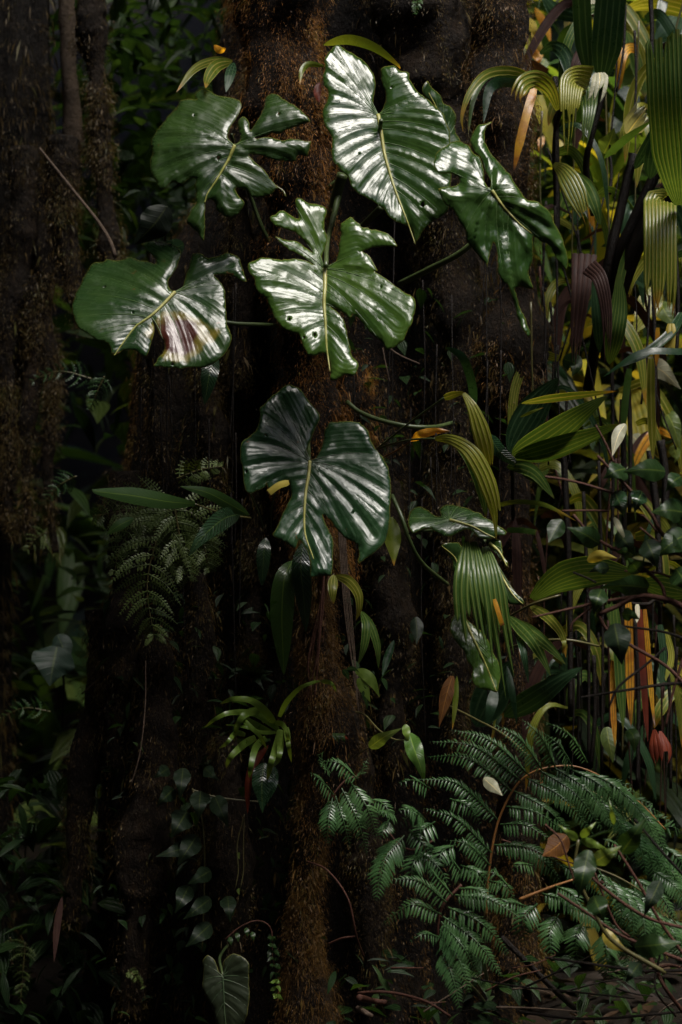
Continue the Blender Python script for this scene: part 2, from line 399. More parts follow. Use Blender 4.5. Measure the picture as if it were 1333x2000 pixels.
def stem(parent, name, pts, r, mat, d=0.0, nseg=7, rough=.06, label=None, seed=1):
    L3 = pxline(pts, d); r = np.atleast_1d(r)
    rr = np.interp(np.linspace(0, 1, len(L3)), np.linspace(0, 1, len(r)), r) * S0
    V, F, _ = tube(L3, rr, nseg, max(8, len(L3) * 5), rough, seed, 30.)
    return put(name, V, F, mat, parent, label=label)

def stick(name, pts, r, mat, label, cat, d=0.0, group=None, nseg=7, rough=.1):
    L3 = pxline(pts, d); r = np.atleast_1d(r)
    rr = np.interp(np.linspace(0, 1, len(L3)), np.linspace(0, 1, len(r)), r) * S0
    V, F, _ = tube(L3, rr, nseg, max(10, len(L3) * 6), rough, len(label), 30.)
    return single(name, V, F, mat, label, cat, group)

PROF = {
    'strap': lambda u: np.minimum(1, (u + .12) / .25) ** .5 * np.clip((1 - u) / .3, 0, 1) ** .7 * .98 + .015,
    'lance': lambda u: np.sin(np.pi * np.clip(u, 0, 1) ** .8) ** .8 * .98 + .015,
    'ovate': lambda u: np.sin(np.pi * np.clip(u * .97 + .02, 0, 1) ** .68) ** .85 * (1 - .42 * np.clip((u - .5) / .5, 0, 1)) + .008,
    'wedge': lambda u: .25 + .75 * np.minimum(1, u / .35) ** .8,
    'taper': lambda u: np.clip(1.0 - .72 * u, .1, 1),
    'band': lambda u: np.minimum(1, (u + .3) / .45),
    'blade': lambda u: np.minimum(1, (u + .05) / .5) ** .7 * np.clip((1 - u) / .35, 0, 1) ** .6 + .01,
    'tongue': lambda u: np.minimum(1, (u + .5) / .7) * np.clip((1 - u) / .5, 0, 1) ** .6 + .01,
}
def ribbon_geo(pts, w, prof='strap', d=0.0, n=26, nv=5, pleats=0, pamp=.10, fold=.1, roll=0.0, arch=0.0, wave=0.0, split=None, seed=0, twist=0.0):
    c = resample(pxline(pts, d), n); u = np.linspace(0, 1, n)
    if n > 2:
        c = c + nrm(np.cross(np.gradient(c, axis=0), [0, 1, 0])) * 0
    T = nrm(np.gradient(c, axis=0)); view = nrm(c - np.array([0, -CAM_D, CAM_Z]))
    B = nrm(np.cross(T, view)); N0 = nrm(np.cross(B, T))
    N0 = np.where((N0 * view).sum(-1, keepdims=True) > 0, -N0, N0)        # towards the viewer's side
    a = R(roll) + R(twist) * u
    Br = B * np.cos(a)[:, None] + N0 * np.sin(a)[:, None]; Nr = N0 * np.cos(a)[:, None] - B * np.sin(a)[:, None]
    hw = PROF[prof](u) * w * .5 * S0 / np.maximum(np.cos(a), .35) * (CAM_D + c[:, 1]) / CAM_D
    rs = np.random.default_rng(seed + int(abs(pts[0][0] * 7 + pts[0][1] * 3)))
    def surf(v, hw_):
        h = -fold * np.abs(v) ** 1.3 + arch * (1 - v * v)
        if pleats: h = h + min(pamp, .13) * (np.abs(((v + 1) * pleats / 2 * 1.0) % 1.0 - .5) * 2 - .5) * (2.0 / pleats) * 2
        ww = wave * np.sin(u[:, None] * 17 + v * 2 + seed) * np.abs(v) ** 2 if wave else 0
        return c[:, None, :] + Br[:, None, :] * (hw_[:, None] * v)[..., None] + Nr[:, None, :] * (hw_[:, None] * (h + ww))[..., None]
    if pleats and not split: nv = 2 * pleats + 1
    if not split:
        v = np.linspace(-1, 1, nv)[None, :] * np.ones((n, 1))
        V = surf(v, hw).reshape(-1, 3); F = grid_faces(n, nv)
        return V, F, {'vd': (np.abs(((v + 1) * pleats / 2) % 1.0 - .5) * 2).ravel() if pleats else np.zeros(n * nv), 'lu': np.repeat(u, nv), 'lv': v.ravel(), 'ed': np.abs(v.ravel()) ** 20, 'rnd': np.full(n * nv, rs.random())}
    bag = Bag(); us, jag = split
    for j in range(pleats):
        a0, a1 = -1 + 2 * j / pleats, -1 + 2 * (j + 1) / pleats; mid = (a0 + a1) / 2
        ue = 1 - jag * rs.random(); usj = us * (.85 + .3 * rs.random())
        uu = np.linspace(0, ue, n)
        k = np.clip((uu - usj) / max(ue - usj, .02), 0, 1); nar = 1 - .97 * k ** 2.4
        cc = np.stack([np.interp(uu, u, c[:, q]) for q in range(3)], -1)
        b2 = np.stack([np.interp(uu, u, Br[:, q]) for q in range(3)], -1); n2 = np.stack([np.interp(uu, u, Nr[:, q]) for q in range(3)], -1)
        h2 = np.interp(uu, u, hw); vv = np.stack([mid - (mid - a0) * nar, np.full(n, mid), mid + (a1 - mid) * nar], -1)
        drift = (rs.random() - .5) * .5 * k ** 2
        hh = -fold * np.abs(vv) ** 1.3 + np.array([0, min(pamp, .13) * 2 / pleats * 2, 0])[None]
        V = cc[:, None, :] + b2[:, None, :] * (h2[:, None] * (vv + drift[:, None]))[..., None] + n2[:, None, :] * (h2[:, None] * (hh + (rs.random() - .5) * .4 * k[:, None]))[..., None]
        bag.add(V.reshape(-1, 3), grid_faces(n, 3), {'vd': np.tile([0., 1., 0.], n), 'lu': np.repeat(uu, 3), 'lv': (vv * 1.0).ravel(), 'rnd': np.full(3 * n, rs.random())})
    V, F, A = bag.get(); A['ed'] = np.zeros(len(V))
    return V, F, A

def leaf(parent, pts, w, mat, name='leaf', label=None, **kw):
    if kw.get('prof') == 'ovate': kw.setdefault('wave', .10); kw.setdefault('twist', ((pts[0][0] * 7 + pts[-1][1] * 3) % 50) - 25); kw['seed'] = int(pts[0][0])
    V, F, A = ribbon_geo(pts, w, **kw)
    return put(name, V, F, mat, parent, A, label=label, smooth=not kw.get('pleats'))

def lone_leaf(name, pts, w, mat, label, cat, group=None, **kw):
    V, F, A = ribbon_geo(pts, w, **kw)
    return single(name, V, F, mat, label, cat, group, A)

# --- broad heart-shaped leaf from its margin, midrib and lie
def seg_dist(Q, A, B):
    d = B - A; L2 = np.maximum((d * d).sum(-1), 1e-9)
    t = np.clip(((Q[:, None, :] - A[None]) * d[None]).sum(-1) / L2[None], 0, 1)
    X = A[None] + t[..., None] * d[None]
    return np.linalg.norm(Q[:, None, :] - X, axis=-1), t

def inside(Q, poly):
    x, y = Q[:, 0], Q[:, 1]; r = np.zeros(len(Q), bool); n = len(poly)
    for i in range(n):
        (x1, y1), (x2, y2) = poly[i], poly[i - 1]
        c = ((y1 > y) != (y2 > y)); 
        if abs(y2 - y1) > 1e-9: r ^= c & (x < (x2 - x1) * (y - y1) / (y2 - y1) + x1)
    return r

def big_leaf(parent, zoom, outline, mid, depth, planes, mat, label, amp=5.0, curl=2.2, vf=0.0, nv=10, und=6.0, h=5.0, veinmat=None, holes=(), seed=0, midr=3.6, midmat=None):
    ox, oy, s = zoom
    cv = lambda a: np.array([[ox + x / s, oy + y / s] for x, y in a], float)
    O = cv(outline); M = resample(cv(mid), 40); H = [np.array([[x + r * math.cos(t), y + r * math.sin(t) * 1.4] for t in np.linspace(0, 2 * np.pi, 9)[:-1]]) for x, y, r in holes]
    # finer, slightly ragged margin
    o2 = []
    for i in range(len(O)):
        a, b = O[i], O[(i + 1) % len(O)]; k = max(1, int(np.linalg.norm(b - a) / 5.0))
        for j in range(k): o2.append(a + (b - a) * j / k)
    O = np.array(o2)
    for _ in range(1): O = O * .5 + (np.roll(O, 1, 0) + np.roll(O, -1, 0)) * .25
    O = O + np.stack([vnoise(np.c_[O * .12, np.full(len(O), seed + q)]) for q in (0, 5)], -1) * 1.0 + np.stack([vnoise(np.c_[O * .45, np.full(len(O), seed + q)]) for q in (1, 6)], -1) * .8
    lo, hi = O.min(0), O.max(0)
    gy = np.arange(lo[1], hi[1], h * .866); G = []
    for i, y in enumerate(gy): G += [(x, y) for x in np.arange(lo[0] + (i % 2) * h / 2, hi[0], h)]
    G = np.array(G) + RNG.uniform(-.6, .6, (len(G), 2))
    ok = inside(G, O)
    for q in H: ok &= ~inside(G, q)
    G = G[ok]
    dO, _ = seg_dist(G, O, np.roll(O, -1, 0)); G = G[dO.min(1) > h * .55]
    for q in H: G = G[seg_dist(G, q, np.roll(q, -1, 0))[0].min(1) > h * .4]
    pts = [O] + H + [G]; X = np.vstack(pts); edges = []; n0 = 0
    for q in [O] + H:
        edges += [(n0 + i, n0 + (i + 1) % len(q)) for i in range(len(q))]; n0 += len(q)
    r = delaunay_2d_cdt([Vector(p) for p in X], edges, [], 0, 1e-4)
    X = np.array([(v[0], v[1]) for v in r[0]]); Tr = np.array([t for t in r[2] if len(t) == 3])
    cen = X[Tr].mean(1); ok = inside(cen, O)
    for q in H: ok &= ~inside(cen, q)
    Tr = Tr[ok]
    par = np.arange(len(X))
    def root(i):
        while par[i] != i: par[i] = par[par[i]]; i = par[i]
        return i
    for a_, b_, c_ in Tr:
        r0 = root(a_); par[root(b_)] = r0; par[root(c_)] = root(a_)
    rt = np.array([root(i) for i in Tr[:, 0]]); u_, n_ = np.unique(rt, return_counts=True)

    Tr = Tr[rt == u_[n_.argmax()]]
    us_ = np.unique(Tr); mp_ = np.full(len(X), -1); mp_[us_] = np.arange(len(us_)); X = X[us_]; Tr = mp_[Tr]
    # side veins
    b, tp = M[0], M[-1]; md = nrm(tp - b)
    ib = int(np.argmin(np.linalg.norm(O - b, axis=1))); it = int(np.argmin(np.linalg.norm(O - tp, axis=1)))
    nO = len(O)
    ch1 = np.array([O[(ib + q) % nO] for q in range((it - ib) % nO + 1)]); ch2 = np.array([O[(ib - q) % nO] for q in range((ib - it) % nO + 1)])
    veins = []; f0 = .48
    for chn in (ch1, ch2):
        if len(chn) < 4: continue
        e = resample(chn[::3] if len(chn) > 9 else chn, 200)
        for q in range(nv):
            f = .07 + .90 * (q + .35 * (RNG.random() - .5)) / nv
            end = e[int(f * 199)]; sp = max(0, (f - f0) / (1 - f0)) ** 1.3 * .74
            st = M[int(sp * 39)]
            ln = np.linalg.norm(end - st); ctrl = st + (end - st) * .5 - md * .13 * ln * (1 if f > .2 else .3)
            t = np.linspace(0, 1, 11)[:, None]
            c = (1 - t) ** 2 * st + 2 * t * (1 - t) * ctrl + t * t * end
            ins = inside(c, O); ins[0] = True; k = len(c)
            for z in range(1, len(c)):
                if not ins[z]: k = z; break
            if k >= 4: veins.append(c[:k] if k < len(c) else c * 1.0)
    SA = np.vstack([v[:-1] for v in veins]); SB = np.vstack([v[1:] for v in veins])
    sid = np.concatenate([np.full(len(v) - 1, i) for i, v in enumerate(veins)]); sk = np.concatenate([np.arange(len(v) - 1) for v in veins])
    per = np.array([-md[1], md[0]])
    OA, OB = O, np.roll(O, -1, 0)
    vamp = RNG.uniform(.45, 1.3, len(veins) + 1)
    def field(Q):
        dv, t = seg_dist(Q, SA, SB); j = dv.argmin(1); ar = np.arange(len(Q)); dvm = dv[ar, j]
        along = (sk[j] + t[ar, j]) * np.linalg.norm(SB[j] - SA[j], axis=1) + sid[j] * 91.7
        dm = seg_dist(Q, M[:-1], M[1:])[0].min(1)
        de = seg_dist(Q, OA, OB)[0].min(1)
        return dvm, along, dm, de, sid[j]
    def depth_of(Q):
        dvm, along, dm, de, si = field(Q)
        zs = [(g[0] * (Q[:, 0] - g[2]) + g[1] * (Q[:, 1] - g[3])) * S0 for g in planes]
        z = zs[0]; k = .02
        for w in zs[1:]:
            hh = np.clip(.5 + .5 * (w - z) / k, 0, 1); z = z * (1 - hh) + w * hh + k * hh * (1 - hh)
        side = np.abs((Q - b) @ per)
        z = z + vf * side * S0
        grow = np.clip(dm / 18, 0, 1) * np.clip(dvm / 2 + .0, 0, 1)
        z = z - amp * S0 * vamp[si] * (1 - np.exp(-dvm / 6.0)) * np.clip(dm / 12, .15, 1) * np.clip(de / 10, .35, 1)
        q3 = np.c_[Q / 75.0, np.full(len(Q), seed * 3.1)]
        z = z + und * S0 * vnoise(q3, seed) + und * .45 * S0 * vnoise(np.c_[Q / 30.0, np.full(len(Q), seed * 1.7)], seed + 3) * np.exp(-de / 25)
        z = z + curl * S0 * np.exp(-de / 7)
        z = z + 1.5 * S0 * np.exp(-dm / 5.0)
        z = z + .17 * und * S0 * vnoise(np.c_[Q / 16.0, np.full(len(Q), seed)], seed + 6) + .45 * S0 * vnoise(np.c_[Q / 7.0, np.full(len(Q), seed)], seed + 9)
        return depth + z, dvm, along, dm, de, si
    z, dvm, along, dm, de, si = depth_of(X)
    V = PV(X[:, 0], X[:, 1], z)
    A = {'vd': np.exp(-(dvm / 2.2) ** 2), 'ed': np.exp(-de / 1.6), 'lu': dm / 200, 'lv': dvm / 20,
         'sv': np.c_[along / 160.0, dvm / 16.0 + si * 3.3, si * 1.7]}
    # upward winding towards the camera
    e1 = V[Tr[:, 1]] - V[Tr[:, 0]]; e2 = V[Tr[:, 2]] - V[Tr[:, 0]]; nn = np.cross(e1, e2); fl = nn[:, 1] > 0
    Tr[fl] = Tr[fl][:, ::-1]
    o = put('leaf', V, Tr, mat, parent, A, label=label)
    so_ = o.modifiers.new('thickness', 'SOLIDIFY'); so_.thickness = .0005; so_.offset = -1; so_.use_rim = True
    zm = depth_of(M)[0] - .0012
    V, F, _ = tube(PV(M[:, 0], M[:, 1], zm), np.linspace(midr, .9, len(M)) * S0, 8, 60)
    put('midrib', V, F, midmat or M_MID, o)
    bag = Bag()
    for v in veins:
        q = resample(v, 14); zz = depth_of(q)[0] - .0004
        V, F, _ = tube(PV(q[:, 0], q[:, 1], zz), np.linspace(1.5, .35, 14) * S0, 4, 14)
        bag.add(V, F[0])
    V, F, _ = bag.get()
    put('side_veins', V, F, veinmat or M_VEIN, o, kind='stuff')
    return o

# --- ferns
def pinna_geo(base, mid_, tip, wid, nl=22, d0=0., d1=0., dm=None, droop=.35, face=(0, -.75, .66), lw=.21, seed=0, sweep=.5, blunt=False):
    rs = np.random.default_rng(seed)
    dmm = (d0 + d1) / 2 if dm is None else dm
    c = resample(np.array([P(base[0], base[1], d0), P(mid_[0], mid_[1], dmm), P(tip[0], tip[1], d1)]), nl * 2)
    n = len(c); T = nrm(np.gradient(c, axis=0)); Nf = np.array(face, float); Nf = Nf[None] - T * (T @ Nf)[:, None]; Nf = nrm(Nf); Sd = np.cross(T, Nf)
    bag = Bag()
    V, F, _ = tube(c[::3], np.linspace(1.5, .4, len(c[::3])) * S0, 4, len(c[::3])); bag.add(V, F[0], {'lu': np.ones(len(V)) * .2, 'rnd': np.full(len(V), .8)})
    for i in range(1, n - 1):
        if i % 2: continue
        u = i / (n - 1)
        ln = wid * S0 * (min(1, (u + .10) / .25) ** .8) * (1 - u ** 2.2) ** .75 * (.84 + .28 * rs.random())
        for sg in (-1, 1):
            if rs.random() < .05: continue
            dr = nrm(Sd[i] * sg + T[i] * sweep * (.8 + .4 * rs.random()) - Nf[i] * droop * (.6 + .8 * rs.random()) + np.array([0, 0, -droop * .5]))
            wv = nrm(np.cross(dr, Nf[i])) * ln * lw * .5; nn = nrm(np.cross(wv, dr))
            b = c[i] + T[i] * (0 if sg > 0 else .3) * ln * lw
            sag = np.array([0, 0, -1.0]) * ln * .12
            q = [b, b + dr * ln * .3 - wv, b + dr * ln * .32 + nn * ln * .06, b + dr * ln * .3 + wv,
                 b + dr * ln * .68 - wv * (.8 if not blunt else 1) + sag * .5, b + dr * ln * .7 + nn * ln * .05 + sag * .5, b + dr * ln * .68 + wv * (.8 if not blunt else 1) + sag * .5, b + dr * ln + sag]
            r_ = rs.random()
            bag.add(q, [[0, 1, 2], [0, 2, 3], [4, 7, 5], [5, 7, 6]], {'rnd': np.full(8, r_)})
            k = bag.n - 8
            bag.F4.append(np.array([[k + 1, k + 4, k + 5, k + 2], [k + 2, k + 5, k + 6, k + 3]]))
    return bag.get()

def pinna(parent, base, tip, wid, mat, sag=(0, 0), **kw):
    m = ((base[0] + tip[0]) / 2 + sag[0], (base[1] + tip[1]) / 2 + sag[1])
    V, F, A = pinna_geo(base, m, tip, wid, seed=int(base[0] * 13 + tip[1]), **kw)
    return put('pinna', V, F, mat, parent, A)

def frond_auto(parent, pts, npairs, len0, wid, mat, rmat, d=0., ang=58, taper=.8, start=.08, nl=12, dz=.06, curve=.12, **kw):
    c = resample(np.array([(p[0], p[1]) for p in pts], float), 60); T = nrm(np.gradient(c, axis=0))
    L3 = pxline([(x, y, d) for x, y in c[::4]])
    V, F, _ = tube(L3, np.linspace(2.2, .6, len(L3)) * S0, 5, 30)
    fr = put('frond', V, F, rmat, parent)
    for i in range(npairs):
        u = start + (1 - start) * i / npairs; k = int(u * 59); ln = len0 * (1 - taper * u ** 1.5)
        for sg in (-1, 1):
            a = R(ang - 14 * u + random.uniform(-6, 6)) * sg
            dr = np.array([T[k][0] * math.cos(a) - T[k][1] * math.sin(a), T[k][0] * math.sin(a) + T[k][1] * math.cos(a)])
            tp = c[k] + dr * ln * random.uniform(.85, 1.1)
            pinna(fr, tuple(c[k]), tuple(tp), wid * (1 - .5 * taper * u), mat, sag=(-T[k][0] * ln * curve, -T[k][1] * ln * curve), nl=max(6, int(nl * (1 - .5 * u))), d0=d, d1=d + random.uniform(-dz, dz), **kw)
    return fr

# --- scattered foliage in one mesh
def tmpl(kind):
    n, nv = 7, 3
    u = np.linspace(0, 1, n); v = np.linspace(-1, 1, nv)
    pr = {'ovate': lambda u: .25 * np.sin(np.pi * u ** .7) ** .9 * (1 - .45 * np.clip((u - .5) / .5, 0, 1)) + .003, 'strap': lambda u: .048 * np.minimum(1, (1 - u) / .4) ** .7 + .004, 'lance': lambda u: .12 * np.sin(np.pi * u ** .85) + .004}[kind](u)
    dro = {'ovate': .25, 'strap': .75, 'lance': .4}[kind]
    X = pr[:, None] * v[None]; Y = (u - .12 * dro * u ** 2)[:, None] + 0 * X; Z = (-dro * .6 * u ** 2)[:, None] + .35 * np.abs(X)
    return np.stack([X, Y, Z], -1).reshape(-1, 3), grid_faces(n, nv), np.repeat(u, nv), np.tile(v, n)

def scatter(items, kinds, name, mat, label=None, structure=None, rs=None, parent=None):
    """items: list of (pos, size, yaw, pitch, roll, rnd)"""
    rs = rs or RNG; bag = Bag()
    for k, it in enumerate(items):
        tv, tf, lu, lv = kinds[k % len(kinds)]
        pos, sz, ya, pi_, ro, rd = it
        Mx = (Matrix.Rotation(ya, 3, 'Z') @ Matrix.Rotation(pi_, 3, 'X') @ Matrix.Rotation(ro, 3, 'Y'))
        bag.add((tv * sz) @ np.array(Mx).T + np.asarray(pos), tf, {'lu': lu, 'lv': lv, 'rnd': np.full(len(tv), rd)})
    V, F, A = bag.get()
    return put(name, V, F, mat, parent, A, label=label, kind='stuff')

def moss_on(parent, V, Nn, count, mat, ln=(5, 15), name='moss', seed=0, mask=None, down=.75, leafy=.15):
    """short hanging moss shoots, one joined mesh"""
    rs = np.random.default_rng(seed); V = V[:len(Nn)]
    idx = np.arange(len(V)); 
    front = Nn[:, 1] < .35
    idx = idx[front]
    if mask is not None: idx = idx[mask(V[idx])]
    w = np.clip(.55 + fbm(V[idx] * 9., 3, seed), .08, None); w = w / w.sum()
    k = rs.choice(idx, count, p=w)
    p = V[k] + rs.normal(0, .011, (count, 3)); nn = Nn[k]
    cl = fbm(p * 14., 3, seed + 2)
    dr = nrm(nn * rs.uniform(.3, 1., (count, 1)) + rs.normal(0, .45, (count, 3)) + np.array([0, 0, -down]))
    L = rs.uniform(ln[0], ln[1], (count, 1)) * S0 * (1 + .6 * np.clip(cl, -.6, 1)[:, None])
    sd = nrm(np.cross(dr, rs.normal(0, 1, (count, 3)))); wd = np.where(rs.random((count, 1)) < leafy, .13, .05) * L
    mid_ = p + dr * L * .55; tip = p + dr * L + np.array([0, 0, -.3]) * L
    Q = np.stack([p, mid_ - sd * wd, tip, mid_ + sd * wd], 1).reshape(-1, 3)
    F = np.arange(count * 4).reshape(-1, 4)
    rd = np.repeat(np.clip(.5 + .35 * cl + rs.normal(0, .2, count), 0, 1), 4)
    return put(name, Q, F, mat, parent, {'rnd': rd}, smooth=False, kind='stuff')

# ================================================================== the setting
def build_ground():
    xs = np.r_[np.linspace(-60, -6, 14), np.linspace(-5, 5, 90), np.linspace(6, 60, 14)]
    ys = np.r_[np.linspace(-60, -6, 10), np.linspace(-5, 7, 100), np.linspace(8, 70, 20)]
    X, Y = np.meshgrid(xs, ys); p = np.stack([X, Y, 0 * X], -1)
    near = np.exp(-(X ** 2 + Y ** 2) / 60)
    Z = .10 * fbm(p * 1.3, 4, 3) * near + .02 * fbm(p * 9, 3, 8) * near
    Z = Z + np.clip(Y - 4.6, 0, 9) * 1.25 + np.clip(Y - 14, 0, None) * .35 + np.where(Y > 4.6, .5 * fbm(p * .6, 3, 4), 0)
    Z = Z + .10 * np.clip(X - .2, 0, 2.5) * np.exp(-np.clip(np.abs(Y) - 2, 0, None))
    V = np.stack([X, Y, Z], -1).reshape(-1, 3)
    o = put('forest_floor', V, grid_faces(len(ys), len(xs)), M_SOIL, kind='structure')
build_ground()

OV, ST, LA = tmpl('ovate'), tmpl('strap'), tmpl('lance')

# the closed canopy round the clearing: leaves overhead and behind the camera, open towards the light
GAP = nrm(np.array([math.sin(R(35)) * math.cos(R(70)), -math.cos(R(35)) * math.cos(R(70)), math.sin(R(70))]))
def build_canopy():
    rs = np.random.default_rng(11); it = []
    while len(it) < 15000:
        v = nrm(rs.normal(0, 1, 3)); 
        if v[2] < -.05: continue
        ang = math.degrees(math.acos(float(np.clip(v @ GAP, -1, 1))))
        lim = 30 + 7 * float(vnoise((v * 3.1)[None], 5)[0])
        if ang < lim: continue
        r = rs.uniform(8.0, 11.0); pos = v * r + np.array([.3, -.3, .8])
        if pos[1] > 4.4 and pos[2] < 6.5 and abs(pos[0]) < 4: continue
        it.append((pos, rs.uniform(.7, 1.3), rs.uniform(0, 6.28), rs.uniform(-.9, .9), rs.uniform(-.6, .6), rs.random()))
    scatter(it, [OV], 'forest_canopy', M_CANOPY)
build_canopy()

def build_shade_boughs():
    """unseen leafy boughs, added above and left of the view to block sun"""
    rs = np.random.default_rng(21); it = []
    for (cx, cy, cz, sx, sy, sz, n) in SHADE_BOUGHS:
        for _ in range(n):
            p = np.array([cx, cy, cz]) + rs.normal(0, .5, 3) * (sx, sy, sz)
            it.append((p, rs.uniform(.22, .42), rs.uniform(0, 6.28), rs.uniform(-.6, .5), rs.uniform(-.5, .5), rs.random()))
    scatter(it, [OV, LA], 'shading_foliage', M_CANOPY)
SHADE_BOUGHS = [(-1.5, -.9, 4.3, 1.2, 1.2, .8, 420)]  # out of view, added only to shade the lower left
build_shade_boughs()

# undergrowth masses behind
def region_scatter(name, n, box, size, kinds, mat, seed, pitch=(-.9, .5), rnd=(0, 1), ground=False):
    """box: photo x0,x1,y0,y1 at depth d0..d1"""
    rs = np.random.default_rng(seed); it = []
    x0, x1, y0, y1, d0, d1 = box
    for _ in range(n):
        d = rs.uniform(d0, d1); p = P(rs.uniform(x0, x1), rs.uniform(y0, y1), d)
        it.append((p, rs.uniform(*size), rs.uniform(0, 6.28), rs.uniform(*pitch), rs.uniform(-.5, .5), np.clip(rs.uniform(*rnd), 0, 1)))
    return scatter(it, kinds, name, mat)
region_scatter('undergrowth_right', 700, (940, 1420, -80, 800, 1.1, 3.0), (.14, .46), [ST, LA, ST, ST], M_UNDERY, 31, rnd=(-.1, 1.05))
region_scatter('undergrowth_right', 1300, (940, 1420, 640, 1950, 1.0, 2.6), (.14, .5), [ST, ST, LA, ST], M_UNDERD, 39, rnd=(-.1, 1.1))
region_scatter('undergrowth_left', 560, (-120, 280, 640, 2050, 1.1, 2.4), (.08, .22), [OV, LA, ST], M_UNDER, 32, rnd=(0, 1))
region_scatter('undergrowth_gap', 900, (120, 520, -80, 470, 1.0, 2.2), (.05, .14), [OV, LA, LA], M_UNDER, 33, rnd=(0, .7))
region_scatter('sun_tinted_foliage', 420, (1030, 1420, -120, 520, 1.9, 3.2), (.15, .45), [ST, LA, ST], M_SUNTINT, 38, rnd=(-.1, 1))
region_scatter('hillside_foliage', 900, (-300, 1650, -300, 2000, 3.3, 4.6), (.3, .7), [OV, ST, LA], M_UNDER, 34)

# ================================================================== the trees
def big_trunk(parent, name, prof, d, mat, seed, nz=150, nth=140, ridge=.10):
    """prof: rows (py, centre px, half width px); depth d is the front face"""
    prof = np.array(prof, float); py = np.linspace(prof[0, 0], prof[-1, 0], nz)
    cx = np.interp(py, prof[:, 0], prof[:, 1]); hw = np.interp(py, prof[:, 0], prof[:, 2])
    k = np.ones(9) / 9
    th = np.linspace(0, 2 * np.pi, nth, endpoint=False)
    k = S0 * (CAM_D + d + .35) / CAM_D
    r = hw * k; X0 = (cx - 666.5) * k; Z = CAM_Z + (1000 - py) * k
    ax, ay = np.cos(th)[None], np.sin(th)[None]
    q = np.stack([ax * 2.2 + 0 * Z[:, None], ay * 2.2 + 0 * Z[:, None], Z[:, None] * .55 + 0 * ax], -1)
    flute = fbm(q * 1.6, 4, seed); fine = fbm(q * np.array([4, 4, 6.]), 4, seed + 5)
    rr = r[:, None] * (1 + ridge * 1.6 * flute + .035 * fine)
    V = np.stack([X0[:, None] + ax * rr, d + r.mean() + ay * rr * .9, Z[:, None] + 0 * rr], -1)
    Nn = nrm(np.stack([ax + 0 * rr, ay + 0 * rr, 0 * rr], -1))
    put(name, V.reshape(-1, 3), grid_faces(nz, nth, True)[:, ::-1], mat, parent)
    return V.reshape(-1, 3), Nn.reshape(-1, 3)

def mossy_root(parent, pts, rad, d, mat, seed, moss=0, mossmat=None, ln=(5, 14), rough=.36, nseg=14):
    L3 = resample(np.c_[pxline(pts, d), np.array(rad, float) * S0 * (CAM_D + d) / CAM_D], 24); rr = L3[:, 3]; L3 = L3[:, :3].copy()
    zz = np.c_[L3[:, 2] * 2.6, np.full(24, seed * 1.37), np.zeros(24)]; L3[:, 0] += .016 * fbm(zz, 2, seed); rr = rr * (1 + .3 * fbm(zz * 2.1, 2, seed + 40))
    V, F, Nn = tube(L3, rr, nseg, 90, rough, seed, 11.)
    put('aerial_root', V, F, mat, parent)
    if moss > 5500: moss_on(parent, V, Nn, moss // 45, mossmat or M_MOSS, (7, 22), seed=seed + 100, down=1.8, leafy=.05)
    if moss: moss_on(parent, V, Nn, moss, mossmat or M_MOSS, ln, seed=seed)

tree = thing('mossy_tree', 'huge dark moss covered trunk filling the middle, carrying the climbing plants', 'tree', P(640, 2160, .7))
V, Nn = big_trunk(tree, 'trunk', [(-900, 740, 270), (0, 735, 275), (330, 715, 300), (560, 660, 360), (900, 640, 375), (1500, 610, 395), (2000, 590, 440), (2300, 585, 520)], .26, M_TRUNK, 3)
moss_on(tree, V, Nn, 150000, M_MOSSB, (4, 10), seed=4, mask=lambda p: (p[:, 2] > -.05) & (p[:, 2] < 3.0) & (p[:, 1] < .75))
moss_on(tree, V, Nn, 6000, M_MOSSG, (10, 30), seed=44, down=2.2, leafy=.05)
mossy_root(tree, [(548, -300), (556, 0), (572, 200), (585, 420), (596, 700), (612, 950), (622, 1130)], [85, 78, 70, 62, 56, 48, 42], .12, M_ROOT, 5, 90000, M_MOSS, (3, 8))
mossy_root(tree, [(618, 1050), (626, 1250), (640, 1400), (640, 1500), (612, 1620), (606, 1800), (604, 2060)], [27, 29, 44, 46, 26, 24, 48], .06, M_ROOT, 6, 70000, M_MOSSB, (3, 8))
mossy_root(tree, [(1000, -300), (985, 0), (972, 180), (985, 330), (1010, 440), (1012, 560), (995, 680), (985, 830), (1000, 1000), (1012, 1300), (1020, 1900)], [60, 56, 52, 46, 40, 34, 52, 50, 36, 34, 40], .22, M_ROOT, 7, 64000, M_MOSSB, (3, 8))
mossy_root(tree, [(800, -300), (812, 0), (840, 240), (880, 520), (900, 800), (880, 1200)], [80, 80, 70, 60, 45, 35], .24, M_ROOT, 8, 34000, M_MOSSG, (3, 8))
mossy_root(tree, [(690, 690), (700, 800), (690, 900)], [26, 40, 24], .16, M_ROOT, 9, 9000, M_MOSS, (3, 8))
for i, (x0, y0, x1, y1, r_, dd) in enumerate([(300, 560, 318, 940, 22, .2), (395, 700, 415, 1000, 30, .18), (470, 420, 455, 760, 26, .18), (505, 960, 500, 1300, 24, .2), (250, 980, 215, 1500, 34, .16), (385, 1180, 375, 1640, 26, .16), (300, 1300, 250, 1980, 40, .1), (760, 1000, 770, 1500, 30, .2), (880, 1150, 890, 1460, 22, .2), (180, 1250, 130, 1800, 30, .25), (445, 1500, 452, 2000, 34, .1), (700, 1380, 720, 1950, 26, .12)]):
    mossy_root(tree, [(x0, y0 - 60), (x0 + 4, y0 + 80), ((x0 + x1) / 2 + 6, (y0 + y1) / 2), (x1, y1)], [r_ * .6, r_, r_ * 1.1, r_ * .5], dd, M_ROOT, 20 + i, 7000, M_MOSSG, (3, 8))
rs0 = random.Random(5)
